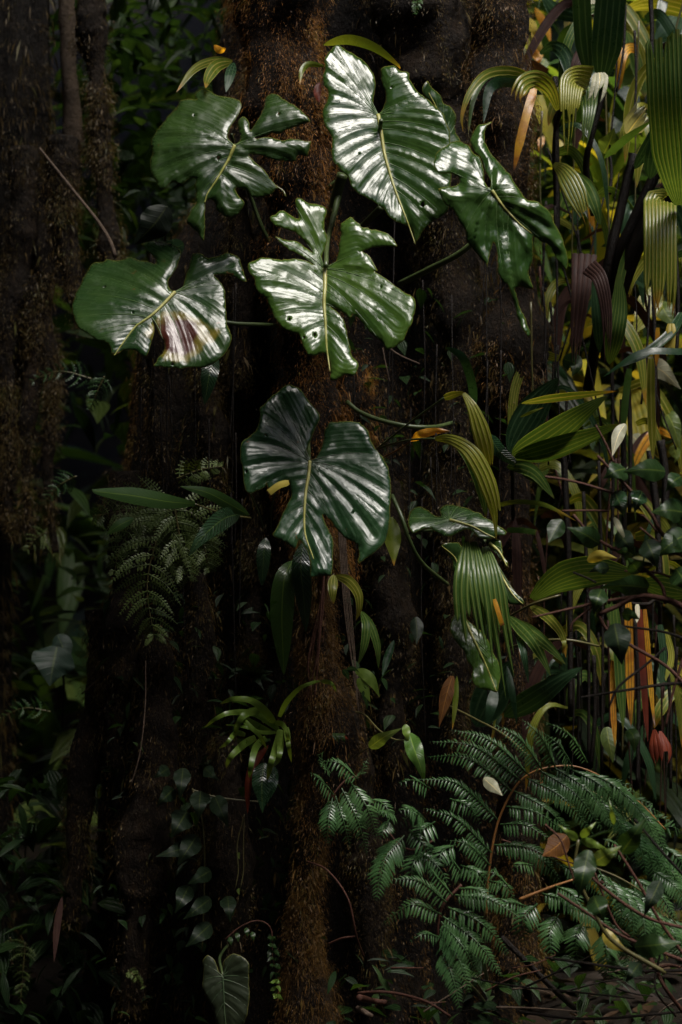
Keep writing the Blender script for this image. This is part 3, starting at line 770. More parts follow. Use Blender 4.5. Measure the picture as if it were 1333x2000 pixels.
for i in range(34):      # thin roots hanging from the trunk
    x = rs0.choice([rs0.uniform(250, 480), rs0.uniform(640, 1000)]); y = rs0.uniform(350, 1000); l = rs0.uniform(200, 560)
    stem(tree, 'aerial_root', [(x, y), (x + rs0.uniform(-6, 6), y + l * .5), (x + rs0.uniform(-14, 14), y + l)], [1.8, 1.0], M_DTWIG, rs0.uniform(.02, .16), 5)
# bundle of wiry red-brown roots below the lowest broad leaf
for i in range(9):
    x = 630 + rs0.uniform(-12, 14)
    stem(tree, 'aerial_root', [(x + 6, 1105), (x + rs0.uniform(-8, 8), 1180), (x - 12 + rs0.uniform(-14, 10), 1290), (x - 16 + rs0.uniform(-18, 12), 1370)], [2.4, 1.4], M_TWIG, rs0.uniform(-.02, .05), 5)
for i in range(5):
    x = 668 + i * 3
    stem(tree, 'aerial_root', [(x - 8, 1000), (x, 1130), (x + 10, 1230), (x + 24 + rs0.uniform(-8, 8), 1330 + 20 * i)], [1.8, .9], M_PALETWIG, .0, 5)

ltree = thing('mossy_tree', 'slimmer moss draped trunk with hanging roots at the left edge', 'tree', P(60, 2160, 1.0))
V, Nn = big_trunk(ltree, 'trunk', [(-900, 50, 70), (0, 50, 68), (300, 45, 72), (520, 40, 80), (760, 20, 60), (1000, 0, 45), (2200, -20, 70)], .85, M_TRUNK, 13, nz=90, nth=70, ridge=.14)
moss_on(ltree, V, Nn, 5000, M_MOSSG, (12, 36), seed=45, down=2.2, leafy=.05)
moss_on(ltree, V, Nn, 60000, M_MOSSG, (4, 10), seed=14)
for i, (x0, y0, x1, y1, r_) in enumerate([(178, -60, 205, 250, 34), (40, 350, 20, 960, 26), (85, 420, 100, 800, 20), (120, 330, 160, 640, 24), (60, 600, 62, 1080, 16), (190, 300, 240, 640, 20), (20, 800, 30, 1050, 14), (100, 760, 108, 1080, 12)]):
    mossy_root(ltree, [(x0, y0 - 60), (x0 + 6, y0 + 80), ((x0 + x1) / 2 - 6, (y0 + y1) / 2), (x1, y1)], [r_, r_, r_ * .9, r_ * .5], .72, M_ROOT, 60 + i, 8000, M_MOSSG, (4, 9))
stem(ltree, 'bare_bark', [(128, -200), (132, 60), (138, 180), (146, 300)], [22, 20, 22, 24], M_PALEBARK, .95, 12, .25)

# ================================================================== the big climbing plant and its broad leaves
climber = thing('climbing_plant', 'large climber with six broad glossy green leaves on the middle trunk', 'climber', P(600, 560, .1))
ZA, ZB, ZC, ZD, ZE = (280, 160, 3.809), (610, 70, 4.3), (830, 200, 4.257), (130, 460, 3.703), (470, 375, 3.703)
big_leaf(climber, ZA, [(665,465),(625,410),(640,350),(690,280),(730,200),(735,150),(690,125),(620,108),(545,103),(500,70),(440,45),(400,75),(372,108),(410,132),(330,125),(265,140),(255,190),(190,245),(150,300),(100,360),(65,430),(55,490),(78,520),(60,560),(48,620),(60,690),(100,745),(120,810),(160,800),(210,740),(250,750),(300,760),(330,720),(395,705),(385,760),(390,820),(385,880),(400,900),(350,960),(318,1030),(330,1060),(400,1110),(450,1195),(460,1100),(460,900),(490,860),(530,890),(545,940),(555,980),(580,960),(590,1000),(625,1000),(640,1020),(660,1005),(700,990),(745,940),(765,910),(720,860),(680,800),(690,770),(735,800),(770,800),(810,855),(870,862),(930,848),(970,830),(985,790),(1020,795),(1060,860),(1070,850),(1050,810),(985,765),(940,710),(900,650),(830,590),(790,560),(780,540),(860,540),(920,560),(1000,585),(1080,595),(1140,590),(1150,530),(1200,550),(1230,565),(1235,500),(1255,440),(1200,440),(1100,420),(1030,440),(980,420),(900,410),(830,425),(830,405),(900,400),(960,380),(1020,385),(1050,355),(1120,340),(1180,315),(1230,300),(1260,295),(1210,250),(1160,200),(1100,155),(1030,125),(1000,90),(960,88),(910,110),(905,170),(880,240),(840,300),(800,370),(790,330),(790,290),(740,250),(700,300),(720,400),(735,420),(700,462)],
    [(680,475),(640,570),(600,640),(540,740),(480,830),(458,900)], -.20, [(-.20, -.86, 460, 285), (-.02, -.2, 430, 380)], M_A, 'torn dark green leaf at upper left with a yellow midrib', amp=6, vf=.06, holes=[(427, 308, 3.2), (470, 262, 1.6), (380, 225, 1.4), (545, 222, 1.5)], nv=9, seed=1)
big_leaf(climber, ZB, [(545,655),(520,590),(515,520),(535,430),(525,340),(500,290),(460,240),(420,190),(375,175),(330,140),(270,110),(225,70),(195,75),(160,120),(100,180),(95,215),(120,270),(90,330),(85,380),(110,420),(135,470),(135,530),(95,600),(88,680),(110,760),(165,840),(170,920),(160,990),(180,1060),(240,1130),(310,1190),(330,1270),(390,1330),(460,1360),(540,1410),(600,1450),(640,1520),(700,1560),(770,1585),(830,1615),(855,1680),(868,1755),(885,1720),(940,1620),(1000,1565),(1060,1540),(1120,1495),(1155,1450),(1150,1380),(1160,1250),(1175,1100),(1170,980),(1165,890),(1155,800),(1110,670),(1050,600),(990,550),(930,500),(880,465),(850,410),(810,360),(820,310),(800,295),(740,300),(720,270),(680,240),(640,250),(580,262),(572,310),(590,400),(615,470),(625,530),(595,610),(570,650)],
    [(555,665),(585,850),(610,1000),(660,1180),(710,1330),(800,1560),(868,1750)], -.25, [(-.03, -.70, 745, 250), (.02, -.40, 790, 430)], M_B, 'largest glossy heart-shaped leaf at the top, silvered by the light', amp=4.4, vf=-.20, nv=15, seed=2, midr=4.2, holes=[(826, 399, 4), (703, 300, 1.3), (765, 170, 1.5)])
big_leaf(climber, ZB, [(925,490),(920,430),(975,365),(990,420),(1030,460),(1080,490),(1105,570),(1160,590),(1205,650),(1215,700),(1195,770),(1220,840),(1255,880),(1215,960),(1120,900),(1060,800),(1000,560)],
    [(1100,880),(1090,760),(1040,600),(980,480)], -.12, [(.5, -.1, 860, 230)], M_G, 'wavy edged leaf half hidden behind the largest leaf', amp=4, und=12, nv=6, seed=3)
big_leaf(climber, ZC, [(545,720),(500,680),(492,560),(460,450),(400,420),(370,360),(290,320),(220,325),(180,360),(110,400),(70,500),(100,580),(130,590),(210,590),(290,620),(300,650),(270,690),(110,715),(140,800),(190,870),(240,890),(260,940),(300,1010),(345,1060),(350,1150),(400,1220),(440,1270),(480,1310),(515,1340),(520,1390),(530,1300),(572,1150),(600,1230),(612,1320),(605,1400),(640,1490),(690,1505),(730,1620),(770,1780),(800,1870),(870,1960),(882,1920),(840,1800),(790,1700),(745,1540),(820,1530),(910,1560),(890,1500),(860,1400),(895,1330),(902,1250),(895,1100),(960,1150),(1040,1190),(1090,1290),(1140,1360),(1185,1405),(1190,1290),(1150,1140),(1090,1020),(1030,900),(940,822),(855,820),(800,740),(740,660),(700,590),(660,550),(620,500),(540,410),(500,330),(495,240),(520,190),(575,160),(520,165),(500,185),(450,180),(390,265),(375,330),(400,400),(460,440),(500,560),(555,660)],
    [(560,735),(640,850),(720,940),(800,1020),(890,1090)], -.38, [(.12, -.72, 965, 375), (.05, -.1, 960, 430)], M_B, 'torn glossy leaf at upper right with folded hanging flaps', amp=7, und=13, vf=0, nv=8, seed=4, midr=3.6)
DPATCH = P(350, 655, -.238) - ORG[climber]
M_D = leafmat('leaf_with_rusty_patch', (.013, .036, .010), (.028, .058, .014), spots=.8, patch=(tuple(DPATCH), .058, (.05, .014, .009)), **{**BIG, 'rough': (.14, .34), 'spec': .45})
big_leaf(climber, ZD, [(770,400),(740,370),(735,330),(760,290),(800,230),(830,150),(830,110),(770,60),(700,50),(620,40),(530,60),(600,120),(660,190),(640,215),(600,190),(520,180),(450,150),(430,170),(370,185),(290,165),(280,190),(190,195),(160,240),(120,310),(100,360),(65,420),(60,460),(40,500),(45,560),(60,620),(100,680),(160,710),(230,765),(300,770),(320,800),(325,870),(360,870),(400,835),(460,822),(500,830),(540,860),(570,890),(590,850),(610,800),(630,720),(640,650),(620,600),(650,650),(680,730),(710,760),(715,810),(700,850),(660,890),(640,930),(610,945),(680,950),(760,955),(830,970),(850,960),(920,950),(990,960),(1060,930),(1110,890),(1150,850),(1185,800),(1195,740),(1190,700),(1160,640),(1155,540),(1150,430),(1145,390),(1110,330),(1060,285),(1190,280),(1230,310),(1310,345),(1280,260),(1260,190),(1250,150),(1170,120),(1090,155),(1000,165),(990,130),(940,120),(905,130),(890,220),(860,290),(850,350),(830,390),(800,405)],
    [(785,410),(700,500),(620,575),(540,630),(490,670),(400,790),(345,870)], -.22, [(-.30, -1.05, 342, 571), (.05, -.5, 360, 627)], M_D, 'broad leaf at left with a rusty withered patch and a split', amp=4.5, vf=0, nv=11, seed=5, midr=3.6, holes=[(337.4, 710.6, 2.6), (205, 560, 1.3), (260, 610, 1.6)])
big_leaf(climber, ZE, [(595,540),(600,500),(585,460),(600,430),(625,380),(630,310),(605,280),(610,200),(630,130),(600,95),(545,85),(500,85),(450,50),(400,38),(390,70),(410,140),(430,200),(400,190),(350,150),(290,128),(255,165),(205,175),(210,200),(240,240),(310,265),(400,290),(440,330),(500,400),(530,440),(480,410),(420,360),(330,345),(240,318),(290,370),(350,420),(420,450),(480,490),(540,530),(480,500),(400,480),(300,490),(200,475),(160,472),(50,515),(55,570),(100,620),(120,720),(190,770),(220,850),(250,920),(300,980),(360,1010),(430,1030),(450,1100),(490,1185),(540,1190),(590,1165),(610,1160),(635,1190),(655,1300),(640,1365),(690,1360),(740,1335),(770,1310),(780,1340),(830,1320),(858,1240),(800,1180),(780,1050),(755,940),(705,865),(632,818),(700,845),(760,880),(800,920),(810,880),(850,900),(950,1030),(1040,1100),(1045,1150),(1100,1130),(1180,1080),(1210,1000),(1240,960),(1260,880),(1272,810),(1260,760),(1200,740),(1110,670),(1000,590),(950,570),(1000,580),(960,500),(920,440),(870,435),(930,410),(1030,395),(1145,395),(1110,340),(1050,290),(1000,275),(930,270),(930,255),(870,260),(865,225),(820,210),(815,180),(790,178),(750,210),(715,235),(730,290),(715,370),(710,450),(690,500),(640,545)],
    [(610,555),(612,680),(605,800),(615,950),(622,1100),(630,1170),(648,1300)], -.42, [(-.03, -.72, 635, 525), (.02, -.42, 640, 660)], M_E, 'bright green torn leaf in the middle of the trunk with a pale midrib', amp=5, vf=-.20, nv=13, seed=6, midr=4.4, holes=[(615.3, 653.2, 2.8), (565.9, 622.9, 2.4), (594.2, 658.6, 2.2), (745, 560, 1.5)])
for pts, r_, dd in [([(452, 262, -.12), (470, 330, .0), (490, 385, .06), (515, 450, .08), (545, 500, .1)], [3.2, 5], 0), ([(745, 235, -.2), (735, 300, -.05), (690, 330, .05), (640, 370, .1)], [4, 6], 0),
                    ([(960, 370, -.3), (950, 440, -.1), (905, 490, -.05), (840, 525, .02), (780, 555, .1)], [5, 7], 0), ([(345, 575, -.15), (380, 610, -.02), (445, 630, .0), (500, 634, .04), (550, 636, .1)], [3.6, 4.6], 0),
                    ([(637, 520, -.36), (640, 470, -.2), (655, 410, 0), (668, 350, .08)], [4.4, 7], 0), ([(745, 405, -.02), (715, 435, .05), (690, 462, .1)], [7, 7], 0), ([(670, 340, .02), (655, 390, .05), (640, 450, .08)], [11, 9], 0)]:
    stem(climber, 'petiole', pts, r_, M_PET)

low = thing('climbing_plant', 'blackish green climber with a single torn broad leaf below the middle', 'climber', P(610, 960, .05))
ZF = (450, 735, 3.92)
FP = P(585, 975, -.4) - ORG[low]
big_leaf(low, ZF, [(595,640),(588,600),(600,540),(640,430),(690,330),(680,270),(640,235),(600,190),(560,130),(540,100),(500,80),(450,60),(400,80),(350,130),(300,170),(250,220),(220,250),(230,300),(215,370),(190,430),(130,470),(90,490),(75,570),(75,640),(95,700),(100,800),(120,880),(150,905),(200,880),(270,845),(275,800),(285,850),(300,870),(400,820),(450,800),(465,860),(475,900),(450,945),(410,1030),(380,1120),(320,1220),(400,1260),(440,1280),(490,1330),(515,1290),(530,1240),(550,1270),(590,1330),(620,1420),(610,1530),(650,1540),(700,1530),(780,1525),(790,1400),(790,1250),(740,1150),(700,1050),(760,1090),(800,1150),(850,1210),(920,1260),(970,1280),(990,1340),(970,1440),(1040,1400),(1120,1340),(1190,1260),(1215,1170),(1225,1050),(1230,900),(1230,800),(1210,700),(1180,630),(1110,550),(1070,480),(1060,410),(990,350),(900,345),(800,350),(760,350),(720,420),(710,520),(690,580),(640,640)],
    [(610,650),(600,760),(580,880),(570,1000),(568,1130),(580,1230),(640,1400)], -.36, [(.0, -.52, 600, 920), (.06, -.4, 600, 1030)], M_F, None, amp=6, vf=-.06, nv=12, seed=7, veinmat=M_DVEIN, midr=3.4, holes=[(482, 920, 2.4), (690, 1000, 1.6), (520, 850, 1.5)])
leaf(low, [(565, 942, -.42), (545, 948, -.43), (526, 962, -.43)], 13, M_YEL, name='curled_margin', prof='band', n=8)
for pts, r_ in [([(604, 900, -.28), (600, 840, -.1), (590, 780, .05), (606, 745, .12)], [4, 6]), ([(490, 965, -.2), (505, 1000, -.1), (515, 1030, 0)], [1.5, 1.5]), ([(537, 965, -.2), (530, 1000, -.1), (530, 1040, 0)], [1.5, 1.5])]:
    stem(low, 'petiole', pts, r_, M_PET)

dro = thing('climbing_plant', 'glossy climber with wilting folded leaves at the right of the trunk', 'climber', P(880, 1010, .05))
ZG = (780, 960, 4.76)
big_leaf(dro, ZG, [(355,235),(290,190),(200,130),(110,160),(85,240),(90,340),(130,395),(210,350),(300,335),(300,345),(360,390),(440,430),(500,410),(580,370),(640,340),(690,380),(720,420),(800,450),(880,435),(900,405),(1000,410),(1010,370),(930,320),(890,290),(840,262),(790,240),(770,200),(700,180),(600,150),(500,120),(400,130),(370,170),(400,240)],
    [(470,265),(600,300),(700,335),(800,390),(890,430)], -.28, [(0, -1.6, 890, 1030), (.1, -.5, 890, 1042)], M_G, 'flat lying part of the wilted leaf', amp=4, und=9, nv=8, seed=8)
big_leaf(dro, ZG, [(560,1120),(540,1100),(490,1180),(465,1270),(500,1360),(560,1440),(620,1490),(630,1580),(690,1640),(670,1700),(690,1790),(740,1830),(850,1850),(915,1875),(930,1780),(950,1700),(940,1620),(880,1500),(840,1400),(780,1310),(700,1250),(650,1200),(600,1180)],
    [(580,1150),(640,1260),(700,1390),(800,1600),(905,1860)], -.24, [(.25, -.35, 930, 1270)], M_E, 'olive hanging leaf with silvery folds', amp=6, und=10, nv=8, seed=9)
big_leaf(dro, ZG, [(370,515),(420,540),(470,600),(500,640),(490,720),(540,790),(550,860),(540,960),(580,1040),(640,1000),(640,600),(560,470),(420,480)],
    [(590,1000),(570,800),(520,620),(400,510)], -.1, [(.5, 0, 890, 1100)], M_G, None, amp=3, und=10, nv=5, seed=10)
big_leaf(dro, ZG, [(860,600),(930,700),(1000,820),(1100,960),(1180,1030),(1140,1060),(1020,1050),(940,900),(860,760)],
    [(880,640),(960,800),(1060,960),(1150,1045)], -.16, [(-.4, -.2, 980, 1130)], M_G, None, amp=4, und=6, nv=6, seed=11)
big_leaf(dro, ZG, [(800,470),(880,560),(960,640),(1000,720),(1018,670),(965,590),(950,450),(880,430)],
    [(840,480),(930,560),(1000,690)], -.26, [(-.3, -.4, 970, 1070)], M_B, None, amp=3, und=6, nv=5, seed=12)
stem(dro, 'petiole', [(678, 785, .02), (700, 803, .0), (740, 820, -.03), (800, 833, -.05), (850, 834, -.02), (885, 826, .1)], [5, 4.6], M_PET)
stem(dro, 'petiole', [(766, 968, -.05), (785, 1010, -.1), (800, 1055, -.1), (825, 1100, -.05), (875, 1142, .1)], [4.5, 4], M_PET)
stem(dro, 'petiole', [(800, 1042, -.25), (835, 1036, -.2), (880, 1035, -.1)], [2.5, 2.5], M_PET)

bot = thing('climbing_plant', 'small dull olive heart-shaped leaf low at the bottom of the trunk', 'climber', P(440, 1960, .05))
big_leaf(bot, (250, 1450, 2.666), [(480,1215),(470,1170),(445,1120),(405,1105),(390,1140),(395,1200),(385,1270),(410,1320),(440,1380),(455,1440),(470,1500),(520,1545),(600,1480),(620,1420),(632,1350),(630,1250),(632,1150),(600,1115),(550,1095),(500,1130),(490,1180),(505,1210)],
    [(495,1220),(500,1320),(505,1420),(520,1530)], -.15, [(-.25, -.1, 440, 1920)], M_I, None, amp=4, und=5, nv=7, seed=13, midr=1.6, veinmat=M_DVEIN, midmat=M_DVEIN)
stem(bot, 'petiole', [(436, 1905, -.1), (430, 1870, -.02), (450, 1840, .1)], [3, 3], M_PET)

gl = thing('broad_leaved_plant', 'bluish broad leaf in the dim undergrowth at the left', 'plant', P(110, 1420, .7))
leaf(gl, [(112, 1262, .62), (104, 1300, .57), (98, 1340, .55)], 84, M_GLAU, prof='ovate', nv=9, fold=.2)
leaf(gl, [(112, 1240, .66), (122, 1262, .64), (130, 1300, .62)], 40, M_GLAU, prof='ovate', nv=7, fold=.2)
stem(gl, 'stalk', [(112, 1262, .62), (125, 1330, .66), (122, 1420, .7)], [2.5, 3], M_DTWIG)
dl = thing('broad_leaved_plant', 'dark dull leaf beside the torn leaf with yellow midrib', 'plant', P(320, 470, .1))
leaf(dl, [(326, 404, .0), (300, 440, -.02), (262, 478, -.02)], 62, M_CLIMB, prof='ovate', nv=9, fold=.2)
leaf(dl, [(360, 478, .05), (330, 486, .0), (285, 488, -.02)], 34, M_STRAPD, prof='ovate', nv=7)
stem(dl, 'stalk', [(326, 404, 0), (330, 430, .05), (322, 470, .12)], [2, 2.5], M_PET)

# ================================================================== strap-leaved epiphytes on the trunk
sf = thing('strap_fern', 'two long green strap fronds hanging below the blackish leaf', 'fern', P(585, 1085, .0))
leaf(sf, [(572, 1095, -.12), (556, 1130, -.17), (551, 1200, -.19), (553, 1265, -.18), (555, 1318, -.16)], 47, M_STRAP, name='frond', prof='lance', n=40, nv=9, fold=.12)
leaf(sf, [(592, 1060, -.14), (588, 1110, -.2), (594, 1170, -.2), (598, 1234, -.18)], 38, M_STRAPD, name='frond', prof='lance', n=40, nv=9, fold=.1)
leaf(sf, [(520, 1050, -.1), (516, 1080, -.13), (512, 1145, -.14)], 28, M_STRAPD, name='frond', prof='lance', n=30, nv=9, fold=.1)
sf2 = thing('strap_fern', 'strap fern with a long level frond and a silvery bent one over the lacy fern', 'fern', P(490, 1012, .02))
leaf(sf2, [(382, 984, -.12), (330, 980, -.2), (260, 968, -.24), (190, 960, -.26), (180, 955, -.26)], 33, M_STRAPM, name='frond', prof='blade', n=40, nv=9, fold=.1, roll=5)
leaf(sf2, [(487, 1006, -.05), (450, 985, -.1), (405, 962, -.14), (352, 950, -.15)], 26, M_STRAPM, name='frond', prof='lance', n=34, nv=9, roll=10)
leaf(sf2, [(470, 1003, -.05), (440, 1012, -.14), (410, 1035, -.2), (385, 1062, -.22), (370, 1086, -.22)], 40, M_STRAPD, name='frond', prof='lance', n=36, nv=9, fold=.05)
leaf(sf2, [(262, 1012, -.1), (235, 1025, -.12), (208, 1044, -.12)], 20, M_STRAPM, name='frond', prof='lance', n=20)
stem(sf2, 'stalk', [(380, 984, -.12), (440, 1004, -.05), (490, 1012, .04)], [1.6, 2.2], M_RACHG)
sf3 = thing('strap_fern', 'dark glossy pointed frond below the strappy rosette', 'fern', P(520, 1500, .05))
leaf(sf3, [(516, 1490, -.1), (512, 1530, -.14), (513, 1588, -.15)], 40, M_STRAPD, name='frond', prof='ovate', n=30, nv=9)
leaf(sf3, [(532, 1495, -.08), (528, 1530, -.1), (515, 1580, -.12)], 30, M_STRAPD, name='frond', prof='ovate', n=30, nv=9)
sf4 = thing('strap_fern', 'dim ribbed frond hanging under the rusty patched leaf', 'fern', P(412, 690, .1))
leaf(sf4, [(420, 690, .05), (410, 730, .0), (400, 790, .0)], 34, M_STRAPD, name='frond', prof='lance', n=30, nv=9)

# rosette with arching straps
br = thing('rosette_plant', 'light green rosette of arching strap leaves on the trunk', 'plant', P(545, 1440, .06))
for pts, w, rl in [([(540, 1420), (520, 1390), (490, 1368), (455, 1365), (430, 1375)], 17, 20), ([(545, 1425), (500, 1395), (450, 1392), (420, 1405), (400, 1421)], 14, 30), ([(520, 1410), (505, 1390), (480, 1395), (465, 1415), (457, 1448)], 18, 5),
                   ([(530, 1430), (490, 1410), (470, 1400), (490, 1420), (510, 1440), (522, 1465)], 14, 0), ([(546, 1400), (560, 1372), (585, 1345), (612, 1333), (628, 1330)], 12, 15), ([(545, 1425), (548, 1450), (545, 1480), (532, 1500)], 16, 0),
                   ([(560, 1420), (563, 1450), (570, 1490)], 14, 0), ([(535, 1412), (552, 1415), (562, 1435), (566, 1460)], 12, 20), ([(500, 1440), (475, 1455), (450, 1480), (442, 1500)], 17, -5), ([(520, 1440), (500, 1460), (490, 1500), (488, 1520)], 16, 0),
                   ([(480, 1435), (460, 1432), (445, 1450), (428, 1462)], 12, 10), ([(540, 1430), (510, 1430), (480, 1420), (440, 1415)], 9, 30), ([(550, 1425), (540, 1462), (530, 1490), (522, 1525)], 18, -10), ([(628, 1330), (648, 1335), (658, 1352)], 10, 0)]:
    n_ = len(pts); p3 = [(x, y, -.02 - .18 * math.sin(math.pi * .8 * i / max(1, n_ - 1))) for i, (x, y) in enumerate(pts)]
    leaf(br, p3, w * .85, M_BROM, prof='tongue', n=26, nv=5, fold=.12, roll=rl * .5)
lone_leaf('withered_leaf', [(525, 1455, -.05), (498, 1490, -.1), (486, 1530, -.12), (484, 1590, -.12)], 17, M_RED, 'reddish withered strap hanging from the light green rosette', 'dead leaf', prof='lance', fold=.4)

# little forked palm seedling
sp = thing('palm_seedling', 'small forked palm leaf with reddened tips just right of the wiry roots', 'palm', P(650, 1130, .02))
leaf(sp, [(652, 1122, -.12), (650, 1150, -.16), (652, 1180, -.17)], 20, M_PALMY, prof='lance', pleats=3, n=16)
leaf(sp, [(655, 1124, -.12), (682, 1135, -.17), (700, 1160, -.19), (702, 1190, -.19), (696, 1212, -.18)], 20, M_PALMY, prof='lance', pleats=3, n=22)
leaf(sp, [(706, 1194, -.15), (716, 1220, -.19), (712, 1260, -.2), (700, 1298, -.19)], 18, M_PALM, prof='lance', pleats=3, n=20)
leaf(sp, [(708, 1194, -.15), (726, 1225, -.19), (738, 1265, -.2), (740, 1306, -.19)], 16, M_PALM, prof='lance', pleats=3, n=20)
stem(sp, 'stalk', [(652, 1122, -.12), (650, 1128, -.05), (645, 1135, .04)], [1.5, 1.5], M_RACHG)

# yellow-green young palm in the centre right
yp = thing('young_palm', 'yellow green young palm with two folded drooping leaves over the dark trunk', 'palm', P(720, 890, .1))
leaf(yp, [(868, 777, -.26), (890, 770, -.3), (910, 767, -.32)], 14, M_PALMY, prof='tongue', n=10, pleats=2)
leaf(yp, [(906, 768, -.32), (925, 800, -.34), (942, 850, -.34), (955, 900, -.32), (962, 922, -.3)], 34, M_PALMY, prof='blade', pleats=4, n=30, pamp=.22, split=(.75, .2), seed=2)
leaf(yp, [(850, 857, -.25), (880, 858, -.3), (915, 878, -.33), (940, 915, -.34), (958, 960, -.34), (968, 1000, -.33), (972, 1040, -.31)], 34, M_PALMY, prof='blade', pleats=4, n=36, pamp=.22, split=(.72, .2), seed=3)
leaf(yp, [(885, 862, -.26), (915, 895, -.3), (935, 935, -.31), (945, 975, -.3), (950, 1010, -.29)], 22, M_PALM, prof='blade', pleats=3, n=30, pamp=.2)
leaf(yp, [(930, 915, -.28), (950, 950, -.3), (965, 1000, -.3), (970, 1055, -.29)], 14, M_PALMY, prof='lance', pleats=2, n=24)
stem(yp, 'stalk', [(735, 878, .08), (770, 850, -.02), (815, 815, -.15), (868, 777, -.26)], [2.2, 2], M_PET)
stem(yp, 'stalk', [(735, 878, .08), (770, 866, -.02), (810, 858, -.15), (850, 857, -.25)], [2.2, 2], M_PET)
dd_ = thing('withered_leaf', 'orange withered leaf on a thin stalk by the yellow green palm', 'dead leaf', P(750, 893, .05))
leaf(dd_, [(803, 862, -.12), (820, 850, -.16), (850, 842, -.17), (880, 842, -.17)], 18, M_ORANGE, name='blade', prof='lance', fold=.5, wave=.3)
stem(dd_, 'stalk', [(750, 893, .05), (775, 880, -.05), (803, 862, -.12)], [1.8, 1.6], M_RACH)
stem(dd_, 'drip_strand', [(879, 842, -.17), (882, 900, -.17), (880, 960, -.17)], [1.6, .8], M_DTWIG)
stem(dd_, 'drip_strand', [(800, 870, -.12), (800, 930, -.12), (799, 1000, -.12)], [2.2, .9], M_DTWIG)
stem(dd_, 'drip_strand', [(852, 846, -.17), (853, 930, -.17), (854, 1000, -.17)], [1.8, .9], M_DTWIG)

# pleated leaf hanging in strips
hp = thing('pleated_palm', 'dark green pleated palm leaf hanging in torn strips under the wilted leaf', 'palm', P(940, 1060, .1))
leaf(hp, [(912, 1058, -.24), (910, 1110, -.3), (908, 1170, -.32), (920, 1275, -.32)], 44, M_PALM, prof='wedge', pleats=4, pamp=.25, n=30, split=(.7, .4), seed=4)
leaf(hp, [(926, 1058, -.24), (934, 1120, -.31), (944, 1190, -.33), (960, 1320, -.33)], 44, M_PALM, prof='wedge', pleats=5, pamp=.25, n=30, split=(.4, .45), seed=5)
leaf(hp, [(948, 1068, -.24), (958, 1120, -.3), (968, 1200, -.32), (992, 1370, -.32)], 54, M_PALM, prof='wedge', pleats=6, pamp=.25, n=30, split=(.4, .45), seed=6)
leaf(hp, [(966, 1170, -.335), (975, 1200, -.345), (982, 1222, -.345)], 9, M_ORANGE, prof='band', n=10, label='orange withered strip')
stem(hp, 'stalk', [(945, 1060, -.24), (950, 1050, -.15), (945, 1062, .1)], [3, 3], M_PET)

# ================================================================== palms on the right
fan = thing('fan_palm', 'young palm with two long pleated blades spreading right from one point', 'palm', P(1003, 898, .15))
leaf(fan, [(1000, 890, .0), (1060, 862, -.1), (1130, 812, -.18), (1186, 773, -.2)], 56, M_PALM, prof='lance', pleats=6, pamp=.22, n=34, roll=15)
leaf(fan, [(1005, 896, .0), (1070, 880, -.1), (1150, 852, -.16), (1212, 828, -.18)], 44, M_PALM, prof='lance', pleats=5, pamp=.22, n=34, roll=25)
leaf(fan, [(996, 885, .05), (1020, 840, .05), (1055, 785, .05), (1092, 738, .05)], 62, M_PALMD, prof='lance', pleats=6, pamp=.2, n=34, roll=30)
leaf(fan, [(1018, 788, -.02), (1080, 778, -.06), (1150, 770, -.08), (1205, 764, -.08)], 16, M_OLIVE, prof='lance', pleats=2, n=26, roll=40)
leaf(fan, [(1016, 815, -.0), (1040, 804, -.02), (1062, 796, -.02)], 6, M_OLIVE, prof='lance', n=12)
leaf(fan, [(990, 912, -.02), (1020, 912, -.08), (1050, 928, -.12), (1083, 974, -.13)], 27, M_PALM, prof='lance', pleats=3, n=24)
leaf(fan, [(1020, 925, -.08), (1045, 938, -.11), (1062, 958, -.11)], 10, M_PALM, prof='lance', n=16)
leaf(fan, [(955, 848, -.02), (975, 880, -.06), (1000, 900, -.06), (1018, 912, -.05)], 26, M_STRAPD, prof='lance', n=20, roll=20)
stem(fan, 'stalk', [(1000, 892, .0), (1002, 960, .1), (1005, 1100, .2)], [3.5, 4.5], M_DTWIG)

op = thing('arching_leaf_stalk', 'thin olive strap arching out below the spreading blades', 'leaf', P(975, 987, .1))
leaf(op, [(970, 987, .05), (1010, 980, -.05), (1060, 985, -.12), (1100, 1003, -.15), (1126, 1018, -.15)], 9, M_OLIVE, prof='strap', n=26)
dp = thing('drooping_palm', 'low palm tuft with striped drooping fingers beside the hanging pleated leaf', 'palm', P(985, 1210, .1))
for pts, w, m_ in [([(993, 1203), (1035, 1245), (1060, 1285), (1076, 1320)], 26, M_PALM), ([(1000, 1212), (1045, 1240), (1080, 1270), (1105, 1298)], 26, M_PALM), ([(1008, 1222), (1022, 1270), (1033, 1335)], 15, M_PALMD), ([(1035, 1183), (1070, 1205), (1098, 1240), (1106, 1285)], 20, M_OLIVE), ([(1090, 1225), (1102, 1250), (1100, 1278)], 14, M_OLIVE)]:
    leaf(dp, [(x, y, -.05 - .1 * min(1, i)) for i, (x, y) in enumerate(pts)], w, m_, prof='lance', pleats=3, pamp=.2, n=24)
stem(dp, 'stalk', [(985, 1210, .05), (1040, 1180, -.08), (1095, 1162, -.1)], [2.4, 2.4], M_RACHG)
stem(dp, 'stalk', [(995, 1265, .05), (1050, 1252, -.1), (1110, 1250, -.14), (1170, 1262, -.12)], [2.6, 2.4], M_RACHG)

